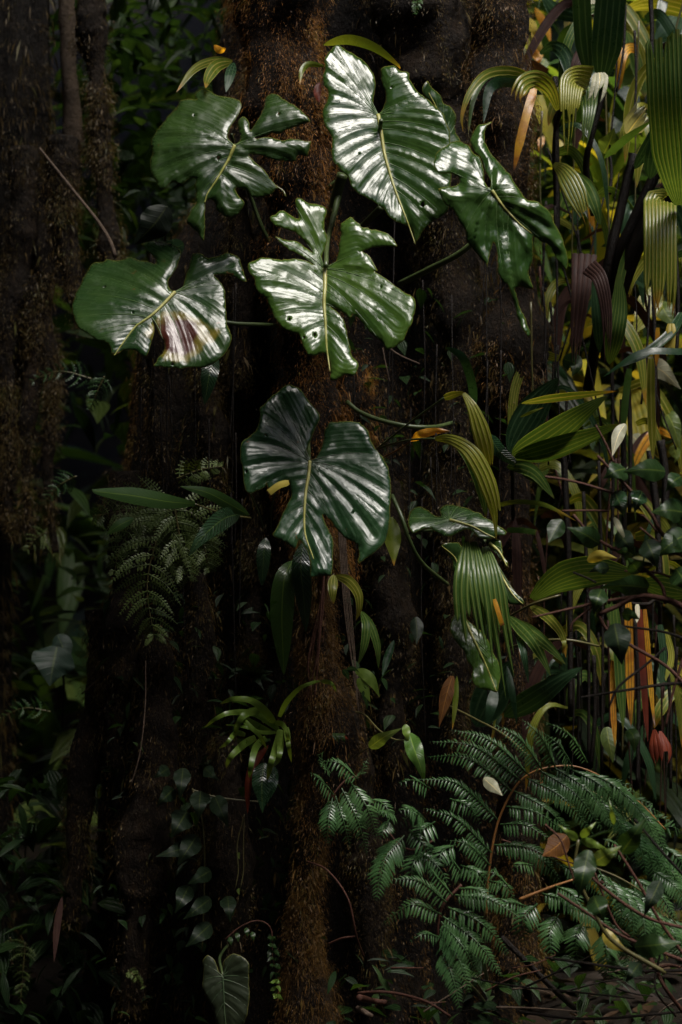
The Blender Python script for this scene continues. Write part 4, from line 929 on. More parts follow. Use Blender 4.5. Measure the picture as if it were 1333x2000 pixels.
bl = thing('broad_blade_plant', 'two dull dark green broad blades rising right above the ferns', 'plant', P(940, 1440, .1))
leaf(bl, [(985, 1400, .05), (1050, 1360, -.05), (1100, 1325, -.08), (1138, 1303, -.08)], 46, M_PALMD, prof='lance', pleats=4, n=26, roll=10)
leaf(bl, [(930, 1420, .1), (960, 1360, .08), (1000, 1290, .06)], 70, M_PALMD, prof='lance', pleats=4, n=26)
leaf(bl, [(968, 1340, -.02), (960, 1380, -.06), (950, 1420, -.06)], 22, M_PALMD, prof='lance', n=18)
leaf(bl, [(990, 1300, -.02), (1000, 1350, -.06), (1010, 1415, -.06)], 14, M_PALMD, prof='lance', n=18)

lp = thing('pleated_palm', 'pleated green leaf curving right behind the leafy twigs', 'palm', P(1045, 1170, .1))
leaf(lp, [(1040, 1170, .0), (1090, 1135, -.08), (1150, 1118, -.12), (1240, 1122, -.1)], 62, M_PALM, prof='blade', pleats=8, pamp=.22, n=34, roll=25)
leaf(lp, [(1255, 1140, -.05), (1300, 1150, -.1), (1350, 1160, -.1)], 56, M_PALM, prof='blade', pleats=7, pamp=.22, n=20, roll=20)

rp = thing('tall_palm', 'tall palm at the right with big pleated leaves hanging from dark stalks', 'palm', P(1200, 900, .4))
leaf(rp, [(1330, 400, -.1), (1322, 320, -.2), (1312, 200, -.28), (1306, 50, -.3)], 92, M_PALM, prof='wedge', pleats=11, pamp=.22, n=34, split=(.93, .08), seed=7, label='big upright pleated leaf with a jagged top')
leaf(rp, [(1150, 165, .1), (1128, 158, .02), (1118, 164, -.03), (1114, 200, -.06), (1112, 250, -.06), (1108, 306, -.06)], 72, M_PALMY, prof='taper', pleats=9, pamp=.22, n=36, split=(.7, .35), seed=15, label='yellowing pleated leaf folded over a stalk')
leaf(rp, [(1150, 170, .12), (1150, 220, .06), (1140, 290, .04)], 42, M_PALM, prof='taper', pleats=5, n=20, split=(.7, .2))
leaf(rp, [(1090, 215, .1), (1075, 175, .05), (1050, 155, .0), (1025, 162, -.05), (1012, 185, -.07), (1010, 210, -.07)], 34, M_OLIVE, prof='wedge', pleats=4, pamp=.25, n=30, split=(.7, .12), seed=8)
leaf(rp, [(1044, 172, .05), (1030, 220, .0), (1015, 280, -.02), (1004, 335, -.02)], 17, M_ORANGE, prof='strap', n=26, label='orange withered strip')
leaf(rp, [(1060, 168, .1), (1010, 140, .05), (955, 143, .0), (920, 178, -.04), (903, 225, -.05), (905, 258, -.05)], 18, M_OLIVE, prof='lance', n=32, pleats=2)
leaf(rp, [(1050, 160, .12), (990, 145, .08), (950, 150, .04), (925, 195, .0), (915, 262, -.02)], 14, M_PALM, prof='lance', n=30)
leaf(rp, [(1060, 185, .14), (1000, 160, .1), (958, 172, .08), (945, 240, .05)], 22, M_PALMD, prof='lance', n=30)
leaf(rp, [(1175, 160, .1), (1185, 90, .05), (1196, -30, .0)], 60, M_PALMD, prof='wedge', pleats=5, n=20)
leaf(rp, [(1150, 150, .1), (1140, 70, .06), (1135, -30, .0)], 36, M_PALMD, prof='wedge', pleats=3, n=20)
leaf(rp, [(1172, 142, .0), (1172, 160, -.03), (1166, 190, -.04), (1158, 206, -.04)], 32, M_PALE, prof='band', pleats=4, n=18, split=(.4, .5), seed=9, label='pale frayed leaf end')
leaf(rp, [(1055, 105, .2), (1080, 90, .15), (1105, 110, .12), (1115, 165, .1)], 26, M_PALMD, prof='blade', pleats=3, n=24)
leaf(rp, [(1225, 262, .1), (1245, 235, .05), (1266, 208, .03)], 44, M_PALE, prof='wedge', pleats=5, pamp=.25, n=16, split=(.6, .2), seed=10, label='leaf end with white gloss put into its colour')  # pale leaf colour stands in for a white sheen
leaf(rp, [(1082, 320, .05), (1105, 340, -.02), (1130, 390, -.06), (1146, 440, -.07)], 42, M_OLIVE, prof='blade', pleats=6, pamp=.22, n=28, split=(.8, .15), seed=11)
leaf(rp, [(1120, 335, .05), (1145, 360, .0), (1163, 400, -.03), (1173, 440, -.03)], 26, M_PALM, prof='blade', pleats=3, pamp=.22, n=26)
leaf(rp, [(1292, 392, .02), (1290, 396, -.06), (1290, 450, -.12), (1290, 540, -.14), (1288, 625, -.14)], 64, M_OLIVE, prof='band', pleats=9, pamp=.22, n=40, split=(.72, .16), seed=12, label='long olive pleated leaf hanging with frayed brown ends')
leaf(rp, [(1311, 632, -.04), (1310, 660, -.05), (1306, 712, -.05)], 20, M_YEL, prof='band', pleats=2, n=16, split=(.6, .3), seed=13, label='bright yellow leaf end')
leaf(rp, [(1285, 640, .0), (1284, 680, .0), (1282, 718, .0)], 9, M_ORANGE, prof='strap', n=16)
leaf(rp, [(1142, 496, .0), (1136, 560, -.05), (1128, 640, -.05), (1122, 730, -.05)], 50, M_BROWN, prof='taper', pleats=4, pamp=.25, n=30, split=(.5, .3), seed=14, label='purplish brown withered leaf')
leaf(rp, [(1150, 520, -.08), (1172, 545, -.14), (1185, 610, -.15), (1188, 725, -.14)], 36, M_BROWN, prof='taper', pleats=5, pamp=.25, n=30, split=(.5, .3), seed=16, label='glossy brown withered leaf')
leaf(rp, [(1190, 712, -.05), (1202, 650, -.1), (1210, 590, -.1), (1208, 528, -.1)], 38, M_PALM, prof='lance', pleats=6, pamp=.15, n=30, label='bright green leaf standing upright')
leaf(rp, [(1172, 690, -.02), (1166, 620, -.05), (1158, 540, -.05)], 20, M_PALMD, prof='lance', pleats=3, n=24)
leaf(rp, [(1180, 300, .2), (1190, 280, .16), (1200, 250, .14)], 42, M_SHRUBL, prof='ovate', n=20, nv=7)
leaf(rp, [(1240, 330, .1), (1268, 280, .04), (1285, 230, .02)], 24, M_PALMD, prof='lance', pleats=3, n=20)
leaf(rp, [(1270, 350, .05), (1278, 300, .0), (1290, 240, -.02)], 36, M_PALMD, prof='lance', pleats=4, n=20)
leaf(rp, [(1180, 310, .1), (1225, 270, .02), (1275, 235, -.02)], 16, M_PALM, prof='lance', n=20, roll=25)
leaf(rp, [(1333, 610, .0), (1310, 650, -.05), (1260, 690, -.08), (1200, 720, -.08)], 18, M_PALMD, prof='strap', pleats=2, n=26, roll=30)
leaf(rp, [(1380, 690, .0), (1320, 686, -.08), (1250, 690, -.1), (1180, 735, -.08)], 13, M_PALMD, prof='strap', n=26, roll=35)
leaf(rp, [(1272, 700, .0), (1272, 780, .0), (1276, 900, .0)], 16, M_PALMY, prof='strap', pleats=2, n=20)
leaf(rp, [(1230, 720, .1), (1222, 780, .1), (1216, 850, .1)], 14, M_PALM, prof='strap', n=20)
for pts, r_ in [([(1238, 300, .1), (1210, 420, .12), (1180, 560, .16), (1150, 760, .3)], [9, 12]), ([(1290, 320, .05), (1240, 430, .1), (1205, 520, .15), (1185, 700, .3)], [11, 14]), ([(1345, 330, .0), (1290, 400, .06), (1235, 500, .12), (1190, 640, .2)], [22, 16]), ([(1180, 180, .1), (1155, 270, .12), (1145, 330, .15), (1160, 420, .2)], [6, 7]), ([(1110, 170, .15), (1085, 260, .2), (1086, 380, .22), (1090, 470, .25)], [5, 5]), ([(1085, 150, .2), (1088, 330, .2), (1089, 460, .2)], [6, 6])]:
    stem(rp, 'leaf_stalk', pts, r_, M_DTWIG)
for x0, y0, x1, y1, r_, m_ in [(1276, 560, 1275, 905, 4.5, M_DTWIG), (1318, 470, 1322, 700, 5, M_DTWIG), (1223, 690, 1230, 1000, 5, M_DTWIG), (1216, 780, 1214, 1250, 6, M_DTWIG), (1196, 720, 1190, 1180, 4, M_DTWIG), (1128, 450, 1130, 560, 3, M_DTWIG), (1100, 860, 1115, 1400, 7, M_DTWIG), (1140, 960, 1150, 1500, 4, M_DTWIG), (1170, 900, 1175, 1520, 3.5, M_DTWIG),
                                (1125, 1230, 1128, 1480, 3, M_DTWIG), (1160, 1280, 1155, 1500, 5, M_DTWIG), (1240, 1200, 1245, 1540, 5, M_DTWIG), (1300, 1240, 1310, 1540, 4, M_DTWIG), (1270, 880, 1290, 1180, 8, M_DTWIG), (1222, 10, 1205, 180, 3, M_DTWIG), (1240, 60, 1236, 260, 3, M_DTWIG), (1270, -20, 1268, 160, 5, M_DTWIG), (1290, 860, 1300, 990, 9, M_DTWIG), (1060, 560, 1062, 720, 2.5, M_DTWIG), (1075, 590, 1079, 760, 3, M_DTWIG), (1187, 280, 1192, 380, 4, M_DTWIG)]:
    d_ = .12 + .25 * ((x0 * 37 + y0) % 10) / 10
    stem(rp, 'leaf_stalk', [(x0, y0), ((x0 + x1) / 2 + 5, (y0 + y1) / 2), (x1, y1)], [r_, r_ * .8], m_, d_)

# the tangle of narrow straps and stalks of the same palm
for i in range(115):
    x = rs0.uniform(1040, 1345); y = rs0.uniform(-40, 1420); l = rs0.uniform(80, 290); a = rs0.uniform(-.9, .9); d_ = rs0.uniform(.15, .7)
    m_ = rs0.choice([M_PALM, M_PALM, M_PALMD, M_PALMD, M_PALMY, M_OLIVE, M_OLIVE, M_BROWN, M_BROWN if i % 4 else M_ORANGE])
    sx = math.copysign(1, a) * l * .45
    leaf(rp, [(x, y, d_), (x + sx * .5, y - l * .12 * abs(a), d_ - .04), (x + sx * (.8 + abs(a) * .3), y + l * .25, d_ - .07), (x + sx * (.9 + abs(a) * .4), y + l * (.9 - .4 * abs(a)), d_ - .07)], rs0.uniform(8, 24), m_, prof=rs0.choice(['strap', 'lance', 'blade']), pleats=rs0.choice([2, 3, 4]), n=20, roll=rs0.uniform(-40, 40), seed=i)
for i in range(42):
    x = rs0.uniform(1035, 1340); y = rs0.uniform(-20, 1250); l = rs0.uniform(150, 420); dx = rs0.uniform(-.35, .35) * l if i % 3 == 0 else rs0.uniform(-18, 18)
    stem(rp, 'leaf_stalk', [(x, y), (x + dx * .5 + rs0.uniform(-6, 6), y + l * .5), (x + dx, y + l)], [rs0.uniform(1.2, 3.4), rs0.uniform(1, 2.4)], rs0.choice([M_DTWIG, M_DTWIG, M_DTWIG, M_RACHG, M_TWIG]), rs0.uniform(.05, .6), 5)

# background palms, out of focus
def bgplant(name, label, cat, loc, leaves):
    t = thing(name, label, cat, P(*loc))
    for pts, w, m_, kw in leaves: leaf(t, pts, w, m_, **kw)
    return t
bgplant('feathery_shrub', 'pale green broad leaf blurred behind the palms at upper right', 'plant', (1120, 320, 1.6), [([(1085, 40, 1.5), (1110, 90, 1.45), (1150, 150, 1.4)], 95, M_GLAU, dict(prof='ovate', nv=9)), ([(1180, 60, 1.6), (1160, 110, 1.55), (1120, 150, 1.5)], 60, M_SHRUBL, dict(prof='ovate', nv=9)), ([(1230, 170, 1.5), (1215, 220, 1.45), (1190, 270, 1.4)], 60, M_GLAU, dict(prof='ovate', nv=9))])
bgplant('yellowing_shrub', 'sunlit yellow and orange leaves hanging behind the palm stalks', 'plant', (1060, 200, 1.0), [([(1045, 15, .9), (1068, 55, .88), (1076, 84, .87)], 16, M_ORANGE, dict(prof='lance')), ([(1030, 35, .95), (1042, 55, .92), (1050, 75, .92)], 18, M_YEL, dict(prof='lance')), ([(1040, 60, .95), (1052, 88, .92), (1062, 110, .92)], 16, M_YEL, dict(prof='lance')), ([(1020, 80, .95), (1022, 110, .92), (1026, 140, .92)], 12, M_OLIVE, dict(prof='lance')), ([(1045, 95, .95), (1052, 115, .92), (1046, 130, .92)], 22, M_ORANGE, dict(prof='ovate')), ([(1065, 115, .95), (1058, 130, .92), (1050, 145, .92)], 24, M_SHRUBL, dict(prof='ovate')), ([(1115, 10, .95), (1112, 30, .93), (1110, 60, .93)], 14, M_YEL, dict(prof='strap')), ([(1085, 270, .8), (1095, 290, .78), (1090, 320, .78)], 16, M_YEL, dict(prof='ovate')), ([(1060, 265, .8), (1055, 285, .78), (1052, 300, .78)], 14, M_ORANGE, dict(prof='ovate'))])
bgplant('striped_palm', 'big arching yellow green palm leaf crossing the upper right corner', 'palm', (1340, 330, .8), [([(1220, 20, .7), (1265, 8, .62), (1320, 14, .58), (1390, 40, .6)], 34, M_PALMY, dict(prof='blade', pleats=4, roll=20)), ([(1216, 30, .8), (1240, 70, .75), (1255, 120, .74), (1260, 190, .74)], 46, M_PALM, dict(prof='blade', pleats=5)), ([(1330, 30, .8), (1310, 55, .75), (1280, 80, .74)], 50, M_PALMD, dict(prof='blade', pleats=5)), ([(1205, 45, .7), (1240, 60, .64), (1262, 110, .62), (1268, 180, .62)], 22, M_PALMY, dict(prof='lance', pleats=3)), ([(1300, -20, .6), (1290, 30, .56), (1282, 60, .56)], 20, M_PALMD, dict(prof='lance', pleats=3)), ([(1060, -10, .5), (1085, 20, .46), (1120, 30, .44), (1150, 50, .44)], 30, M_PALMD, dict(prof='blade', pleats=3)), ([(1160, -20, .7), (1168, 20, .66), (1172, 50, .66)], 22, M_PALE, dict(prof='wedge', pleats=4)), ([(1105, 60, .6), (1115, 35, .58), (1112, 20, .58)], 20, M_PALE, dict(prof='wedge', pleats=4)), ([(1085, 100, .6), (1110, 58, .56), (1150, 45, .55)], 16, M_PALM, dict(prof='lance'))])
bgplant('sunlit_shrub', 'glowing yellow green leaves low behind the upright bright leaf', 'plant', (1250, 760, .7), [([(1280, 560, .6), (1262, 610, .56), (1232, 660, .54)], 48, M_PALMY, dict(prof='ovate', pleats=5)), ([(1290, 590, .6), (1300, 610, .56), (1318, 640, .55)], 40, M_SHRUBL, dict(prof='ovate')), ([(1250, 712, .4), (1290, 722, .34), (1330, 760, .32)], 40, M_PALE, dict(prof='ovate', nv=9)), ([(1298, 800, .5), (1315, 830, .46), (1330, 880, .45)], 32, M_SHRUBL, dict(prof='ovate', nv=9)), ([(1235, 850, .6), (1250, 865, .56), (1264, 880, .56)], 26, M_PALE, dict(prof='ovate')), ([(1075, 600, .8), (1080, 630, .76), (1078, 660, .76)], 18, M_SHRUBL, dict(prof='ovate')), ([(1100, 700, .3), (1125, 712, .26), (1118, 735, .25)], 36, M_SHRUB, dict(prof='ovate')), ([(1312, 870, .5), (1322, 890, .46), (1318, 905, .46)], 22, M_SHRUBL, dict(prof='ovate')), ([(1060, 690, .8), (1090, 720, .75), (1112, 745, .75)], 16, M_PALMD, dict(prof='lance'))])

# withered hanging straps low right
wd = thing('withered_palm', 'bundle of orange and rust brown withered straps hanging at lower right', 'palm', P(1240, 1500, .25))
for pts, w, m_, lb in [([(1228, 1176), (1230, 1280), (1233, 1420)], 17, M_ORANGE, None), ([(1250, 1190), (1256, 1300), (1266, 1450)], 13, M_RED, 'rust brown strap'), ([(1260, 1190), (1268, 1290), (1276, 1390), (1280, 1420)], 10, M_ORANGE, None), ([(1200, 1180), (1210, 1300), (1218, 1425)], 20, M_PALM, 'still green strap'), ([(1198, 1290), (1198, 1370), (1202, 1460)], 12, M_ORANGE, None), ([(1245, 1180), (1246, 1200), (1244, 1216)], 9, M_PALE, 'pale scrap'), ([(1290, 1220), (1296, 1280), (1292, 1340)], 14, M_PALMD, 'dark strap'), ([(1300, 1230), (1312, 1280), (1300, 1330)], 12, M_PALMY, None)]:
    leaf(wd, [(x, y, -.02 - .02 * i) for i, (x, y) in enumerate(pts)], w, m_, name='strap', prof='strap', pleats=3, pamp=.2, n=26, label=lb)
stem(wd, 'stalk', [(1225, 1178, 0), (1260, 1182, 0), (1290, 1200, .1), (1260, 1500, .25)], [3, 5], M_DTWIG)
for x in range(1110, 1330, 9):
    xx = x + rs0.uniform(-4, 4); y0 = rs0.uniform(1180, 1340)
    stem(wd, 'dead_strand', [(xx, y0), (xx + rs0.uniform(-5, 5), y0 + 120), (xx + rs0.uniform(-14, 10), min(1600, y0 + rs0.uniform(220, 330)))], [rs0.uniform(1.5, 4), 1.2], rs0.choice([M_DTWIG, M_DTWIG, M_BROWN]), rs0.uniform(.1, .4), 5)
rl = thing('withered_leaf', 'deep red crumpled withered leaf below the orange straps', 'dead leaf', P(1285, 1430, .05))
leaf(rl, [(1278, 1425, .0), (1280, 1455, -.03), (1288, 1505, -.04)], 26, M_RED, name='blade', prof='blade', pleats=3, n=16, wave=.5, split=(.55, .4), seed=3, roll=25)
leaf(rl, [(1290, 1428, .0), (1300, 1460, -.02), (1302, 1495, -.03)], 24, M_RED, name='blade', prof='blade', pleats=3, n=16, wave=.5, split=(.6, .4), seed=4, roll=-30)
lone_leaf('fallen_leaf', [(1185, 1420, .1), (1190, 1450, .07), (1198, 1490, .06)], 30, M_SHRUBL, 'yellow green leaf standing among the dark stems', 'leaf', prof='ovate', n=20, nv=7)
lone_leaf('fallen_leaf', [(1228, 1425, .05), (1238, 1440, .02), (1240, 1470, .02)], 26, M_SHRUB, 'round dark green leaf left of the deep red leaf', 'leaf', prof='ovate', n=20, nv=7)

# dark leaf strips behind the wilted leaf
bs = thing('withered_palm', 'purplish brown dry leaf hanging straight down behind the pleated strips', 'palm', P(1010, 1000, .1))
leaf(bs, [(1006, 1010, .02), (1010, 1080, .0), (1012, 1150, .0), (1012, 1215, .0)], 20, M_BROWN, name='strap', prof='lance', pleats=3, n=24)
leaf(bs, [(1048, 1036, .05), (1058, 1080, .04), (1068, 1140, .04)], 8, M_BROWN, name='strap', prof='strap', n=20)
leaf(bs, [(990, 1035, .0), (1020, 1036, -.03), (1048, 1040, -.03)], 11, M_PALM, name='strap', prof='band', n=14)

gb = thing('grass_blade', 'single dark glossy blade arching above the yellow green palm', 'blade', P(930, 800, .1))
leaf(gb, [(925, 790, .0), (922, 750, -.08), (905, 700, -.12), (880, 682, -.1), (870, 680, -.08)], 17, M_PALMD, name='blade', prof='strap', n=26, roll=-15)
tp_ = thing('arching_leaf', 'reddish olive strap leaf arching above the largest leaf', 'leaf', P(630, 90, .05))
leaf(tp_, [(632, 88, .0), (680, 78, -.06), (730, 92, -.1), (775, 125, -.1), (782, 135, -.08)], 20, M_OLIVE, name='blade', prof='lance', n=28, roll=20)
tp2 = thing('palm_seedling', 'small drooping olive palm leaf above the upper left torn leaf', 'palm', P(455, 130, .15))
for pts, w in [([(455, 118), (420, 118), (380, 135), (345, 180)], 16), ([(455, 120), (425, 128), (408, 150), (402, 172)], 24), ([(458, 122), (450, 145), (442, 180)], 20)]:
    leaf(tp2, [(x, y, .05 - .05 * i) for i, (x, y) in enumerate(pts)], w, M_PALMD if w == 20 else M_OLIVE, prof='lance', pleats=3, n=24)
for i, (nm, lb, pts, w, m_) in enumerate([
    ('fallen_leaf', 'small orange leaf caught above the olive palm leaf', [(418, 88), (430, 98), (442, 94)], 14, M_ORANGE),
    ('red_leaf', 'small red leaf beside the left edge of the largest leaf', [(625, 160), (620, 180), (624, 200)], 15, M_RED),
    ('fallen_leaf', 'small yellow green bent leaf at the left edge of the largest leaf', [(635, 130), (605, 125), (590, 138), (586, 165)], 12, M_OLIVE),
    ('fallen_leaf', 'pale cream leaf lying on the large fern', [(945, 1520), (962, 1535), (982, 1554)], 24, M_PALE),
    ('fallen_leaf', 'brown dead leaf with clear veins resting on the fern', [(1108, 1632), (1085, 1655), (1060, 1672)], 44, M_DEADB),
    ('fallen_leaf', 'spotted yellow leaf on the dark twigs at bottom right', [(1182, 1815), (1196, 1840), (1230, 1860)], 26, M_YEL),
    ('fallen_leaf', 'yellow crumpled leaf on the pleated leaf behind the twigs', [(1148, 1096), (1172, 1085), (1206, 1090)], 22, M_YEL),
    ('hanging_leaf', 'pale mottled leaf hanging at the tip of the lower spreading blade', [(1222, 828), (1208, 850), (1196, 892)], 24, M_PALE),
    ('hanging_leaf', 'small dark spotted leaf beside the thin brown dry leaf', [(1098, 1015), (1085, 1035), (1072, 1060)], 36, M_SHRUB),
    ('hanging_leaf', 'olive leaf hanging alone in the dark below the blackish leaf', [(812, 1205), (815, 1230), (814, 1258)], 26, M_CLIMB),
    ('hanging_leaf', 'narrow dark blade hanging left of the olive lone leaf', [(770, 1250), (757, 1285), (747, 1322)], 15, M_PALMD),
    ('hanging_leaf', 'drooping pointed leaf behind the right edge of the blackish leaf', [(762, 1010), (768, 1060), (770, 1105)], 34, M_OLIVE),
    ('withered_leaf', 'dull brown leaf hanging in the dark under the wilted leaf', [(884, 1320), (872, 1360), (858, 1420)], 26, M_DEADB),
    ('withered_leaf', 'pale dry strap hanging next to the dull brown leaf', [(893, 1320), (890, 1370), (884, 1425)], 11, M_OLIVE),
    ('withered_leaf', 'dark red withered leaf hanging at lower left', [(122, 1750), (112, 1810), (106, 1880)], 14, M_BROWN)]):
    d_ = {3: -.5, 4: -.5, 5: -.62, 6: -.25, 7: -.2}.get(i, -.08)
    lone_leaf(nm, [(x, y, d_ - .02 * k) for k, (x, y) in enumerate(pts)], w, m_, lb, 'leaf' if m_ not in (M_DEADB, M_ORANGE, M_RED, M_BROWN) else 'dead leaf', prof='ovate' if w > 15 else 'lance', n=18, nv=7, fold=.25, wave=.1)

# little seedlings
sd = thing('seedling', 'seedling with an olive oval leaf and a bright crumpled leaf above the large fern', 'plant', P(690, 1480, .0))
leaf(sd, [(722, 1460, -.2), (750, 1440, -.26), (786, 1422, -.28)], 26, M_SHRUBL, prof='ovate', nv=7)
leaf(sd, [(792, 1415, -.28), (795, 1435, -.3), (798, 1450, -.3)], 16, M_BROM, prof='ovate')
leaf(sd, [(800, 1432, -.28), (810, 1465, -.33), (822, 1498, -.34), (830, 1530, -.33)], 34, M_STRAP, prof='ovate', nv=9, wave=.15)
stem(sd, 'stalk', [(695, 1390, .0), (715, 1398, -.08), (740, 1425, -.2), (770, 1444, -.26), (795, 1446, -.28)], [1.8, 1.5], M_RACHG)
stem(sd, 'stalk', [(722, 1460, -.2), (705, 1470, -.1), (690, 1480, .0)], [1.2, 1.2], M_RACHG)
s2 = thing('seedling', 'yellow green seedling with ragged leaves by the mossy column', 'plant', P(700, 1340, .05))
for pts, w in [([(670, 1308), (676, 1315), (682, 1328)], 12), ([(695, 1310), (715, 1318), (730, 1335), (742, 1362)], 22), ([(700, 1325), (712, 1345), (724, 1372)], 20), ([(708, 1340), (715, 1360), (718, 1385)], 14), ([(678, 1308), (690, 1306), (703, 1314)], 9)]:
    leaf(s2, [(x, y, -.08) for x, y in pts], w, M_BROM if w > 15 else M_SHRUB, prof='ovate')
s3 = thing('seedling', 'dim seedling of pointed leaves above the light green rosette', 'plant', P(500, 1320, .08))
for a in (200, 235, 270, 310, 340, 20, 60): leaf(s3, [(495, 1318, .0), (495 + 22 * math.cos(R(a)), 1318 + 16 * math.sin(R(a)), -.05), (495 + 42 * math.cos(R(a)), 1322 + 30 * math.sin(R(a)), -.06)], 15, M_CLIMB, prof='ovate')
s4 = thing('seedling', 'tiny leafy seedling with a pink tip on the mossy column', 'plant', P(655, 1432, .0))
for q in range(6): leaf(s4, [(655 + q * 3, 1432, -.03), (652 + q * 4, 1438 + (q % 2) * 4, -.05), (654 + q * 4, 1444 + (q % 3) * 4, -.05)], 8, M_SHRUB, prof='ovate', n=10)
leaf(s4, [(670, 1438, -.04), (676, 1441, -.05), (681, 1444, -.05)], 6, M_RED, prof='lance', n=8, label='pink tip')

# dark-leaved creeper lower left
cr = thing('creeper', 'creeper with dull dark pointed leaves climbing the shaded lower trunk', 'creeper', P(400, 1860, .1))
stem(cr, 'stalk', [(376, 1540), (395, 1600), (400, 1700), (395, 1860)], [1.6, 1.6], M_RACHG, .05)
stem(cr, 'stalk', [(375, 1542), (420, 1556), (470, 1563), (510, 1566)], [1.8, 1.8], M_RACHG, .0)
for x0, y0, x1, y1, w in [(365, 1585, 335, 1637, 46), (385, 1632, 347, 1690, 42), (375, 1652, 305, 1673, 30), (412, 1700, 366, 1728, 32), (370, 1730, 342, 1784, 36), (412, 1755, 358, 1796, 32), (412, 1805, 363, 1850, 36), (392, 1545, 388, 1600, 40), (420, 1555, 446, 1615, 36), (358, 1500, 352, 1560, 34), (340, 1540, 306, 1575, 32), (445, 1750, 450, 1800, 32), (400, 1500, 428, 1525, 26), (330, 1500, 300, 1520, 26)]:
    leaf(cr, [(x0, y0, .0), ((x0 + x1) / 2, (y0 + y1) / 2, -.06), (x1, y1, -.06)], w, M_CLIMB, prof='ovate', nv=7, n=18)
vn = thing('vine', 'thin vine with small paired leaves hanging left of the column foot', 'vine', P(500, 1810, .0))
stem(vn, 'stalk', [(440, 1835), (470, 1810), (505, 1798), (530, 1815), (533, 1870), (545, 1920), (538, 1955)], [1.3, 1], M_TWIG, -.06)
for q in range(9):
    y = 1830 + q * 14; x = 531 + q * 1.2
    for s_ in (-1, 1): leaf(vn, [(x, y, -.07), (x + s_ * 6, y + 3 + rs0.uniform(-3, 3), -.08 + rs0.uniform(-.02, .02)), (x + s_ * rs0.uniform(7, 14), y + rs0.uniform(0, 14), -.08)], rs0.uniform(6, 10), M_SHRUB if q < 6 else M_BROM, prof='ovate', n=8)
for x, y in [(448, 1830), (462, 1822), (480, 1812), (492, 1820)]: leaf(vn, [(x, y, -.07), (x + 3, y + 8, -.08), (x + 4, y + 18, -.08)], 10, M_SHRUB, prof='ovate', n=8)
for q in range(2):
    tv = thing('vine', ['hair thin vine dangling below the reddish strap', 'second hair thin vine with a bud dangling below the reddish strap'][q], 'vine', P(470 + 8 * q, 1585, -.05))
    stem(tv, 'stalk', [(478, 1590), (470 - 6 * (1 - q) + 6 * q, 1650), (476 - 10 * (1 - q), 1700), (470 - 10 * (1 - q), 1735)], [.9, .9], M_RACHG, -.1)
    leaf(tv, [(468, 1735 - 70 * (1 - q), -.1), (466, 1740 - 70 * (1 - q), -.1), (468, 1748 - 70 * (1 - q), -.1)], 6, M_SHRUBL, name='bud', prof='ovate', n=8)

# ================================================================== ferns
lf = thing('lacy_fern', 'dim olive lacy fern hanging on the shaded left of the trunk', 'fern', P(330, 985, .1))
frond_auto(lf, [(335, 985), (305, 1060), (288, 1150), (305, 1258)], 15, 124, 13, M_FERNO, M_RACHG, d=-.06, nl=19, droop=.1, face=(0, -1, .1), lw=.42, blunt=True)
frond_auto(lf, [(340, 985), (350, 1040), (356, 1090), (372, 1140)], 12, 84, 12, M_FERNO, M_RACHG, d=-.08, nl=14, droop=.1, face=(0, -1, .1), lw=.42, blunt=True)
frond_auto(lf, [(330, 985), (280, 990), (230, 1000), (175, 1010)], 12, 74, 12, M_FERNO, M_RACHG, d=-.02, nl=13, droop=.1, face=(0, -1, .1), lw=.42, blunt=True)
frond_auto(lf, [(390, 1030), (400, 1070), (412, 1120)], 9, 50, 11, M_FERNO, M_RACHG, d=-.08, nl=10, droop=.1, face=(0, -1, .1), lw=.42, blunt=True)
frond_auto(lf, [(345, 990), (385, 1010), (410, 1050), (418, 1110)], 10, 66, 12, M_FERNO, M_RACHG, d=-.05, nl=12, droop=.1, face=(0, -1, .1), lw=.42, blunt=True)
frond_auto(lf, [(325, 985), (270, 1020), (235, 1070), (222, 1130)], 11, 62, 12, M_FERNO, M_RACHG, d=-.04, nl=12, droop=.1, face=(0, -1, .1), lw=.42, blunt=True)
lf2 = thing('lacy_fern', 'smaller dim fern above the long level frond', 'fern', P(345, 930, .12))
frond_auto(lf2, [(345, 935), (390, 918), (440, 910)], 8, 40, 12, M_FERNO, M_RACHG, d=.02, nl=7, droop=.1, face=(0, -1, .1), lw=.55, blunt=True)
for i, (lb, x, y, dx, dy, n_, d_, m_) in enumerate([
    ('dim fern frond hanging left of the trunk under the rusty patched leaf', 205, 735, -30, 70, 8, .3, M_FERN), ('blurred fern frond arching by the left gap', 180, 740, -130, 10, 9, .6, M_FERN), ('brown tinged fern frond in the left undergrowth', 90, 1040, -40, 40, 7, .7, M_FERNO),
    ('light green fern frond at the left edge low down', 100, 1390, -110, 20, 9, .5, M_FERNL), ('fern frond leaning into the left gap', 75, 1590, -70, 70, 9, .5, M_FERN), ('bright fern tip by the left edge above the round leaves', 10, 1660, 40, -60, 7, .5, M_FERN), ('dim fern frond in the bottom left corner', 50, 1840, -10, 130, 10, .3, M_FERNO), ('second dim fern frond in the bottom left corner', 20, 1830, 20, 90, 9, .35, M_FERNO),
    ('tiny pale fern frond low on the dark trunk', 250, 1895, 32, 38, 8, .05, M_FERNO), ('small fern frond hanging at the very top', 818, -10, -8, 40, 7, .05, M_FERNL), ('fern frond in the dim left undergrowth', 150, 930, -70, 60, 9, .5, M_FERN)]):
    t_ = thing('small_fern', lb, 'fern', P(x, y, d_))
    frond_auto(t_, [(x, y), (x + dx * .5, y + dy * .5 - abs(dx) * .15), (x + dx, y + dy)], n_, 34 if i not in (8, 9) else 16, 7, m_, M_RACHG, d=d_, nl=8, droop=.15, face=(0, -.9, .3), lw=.4)

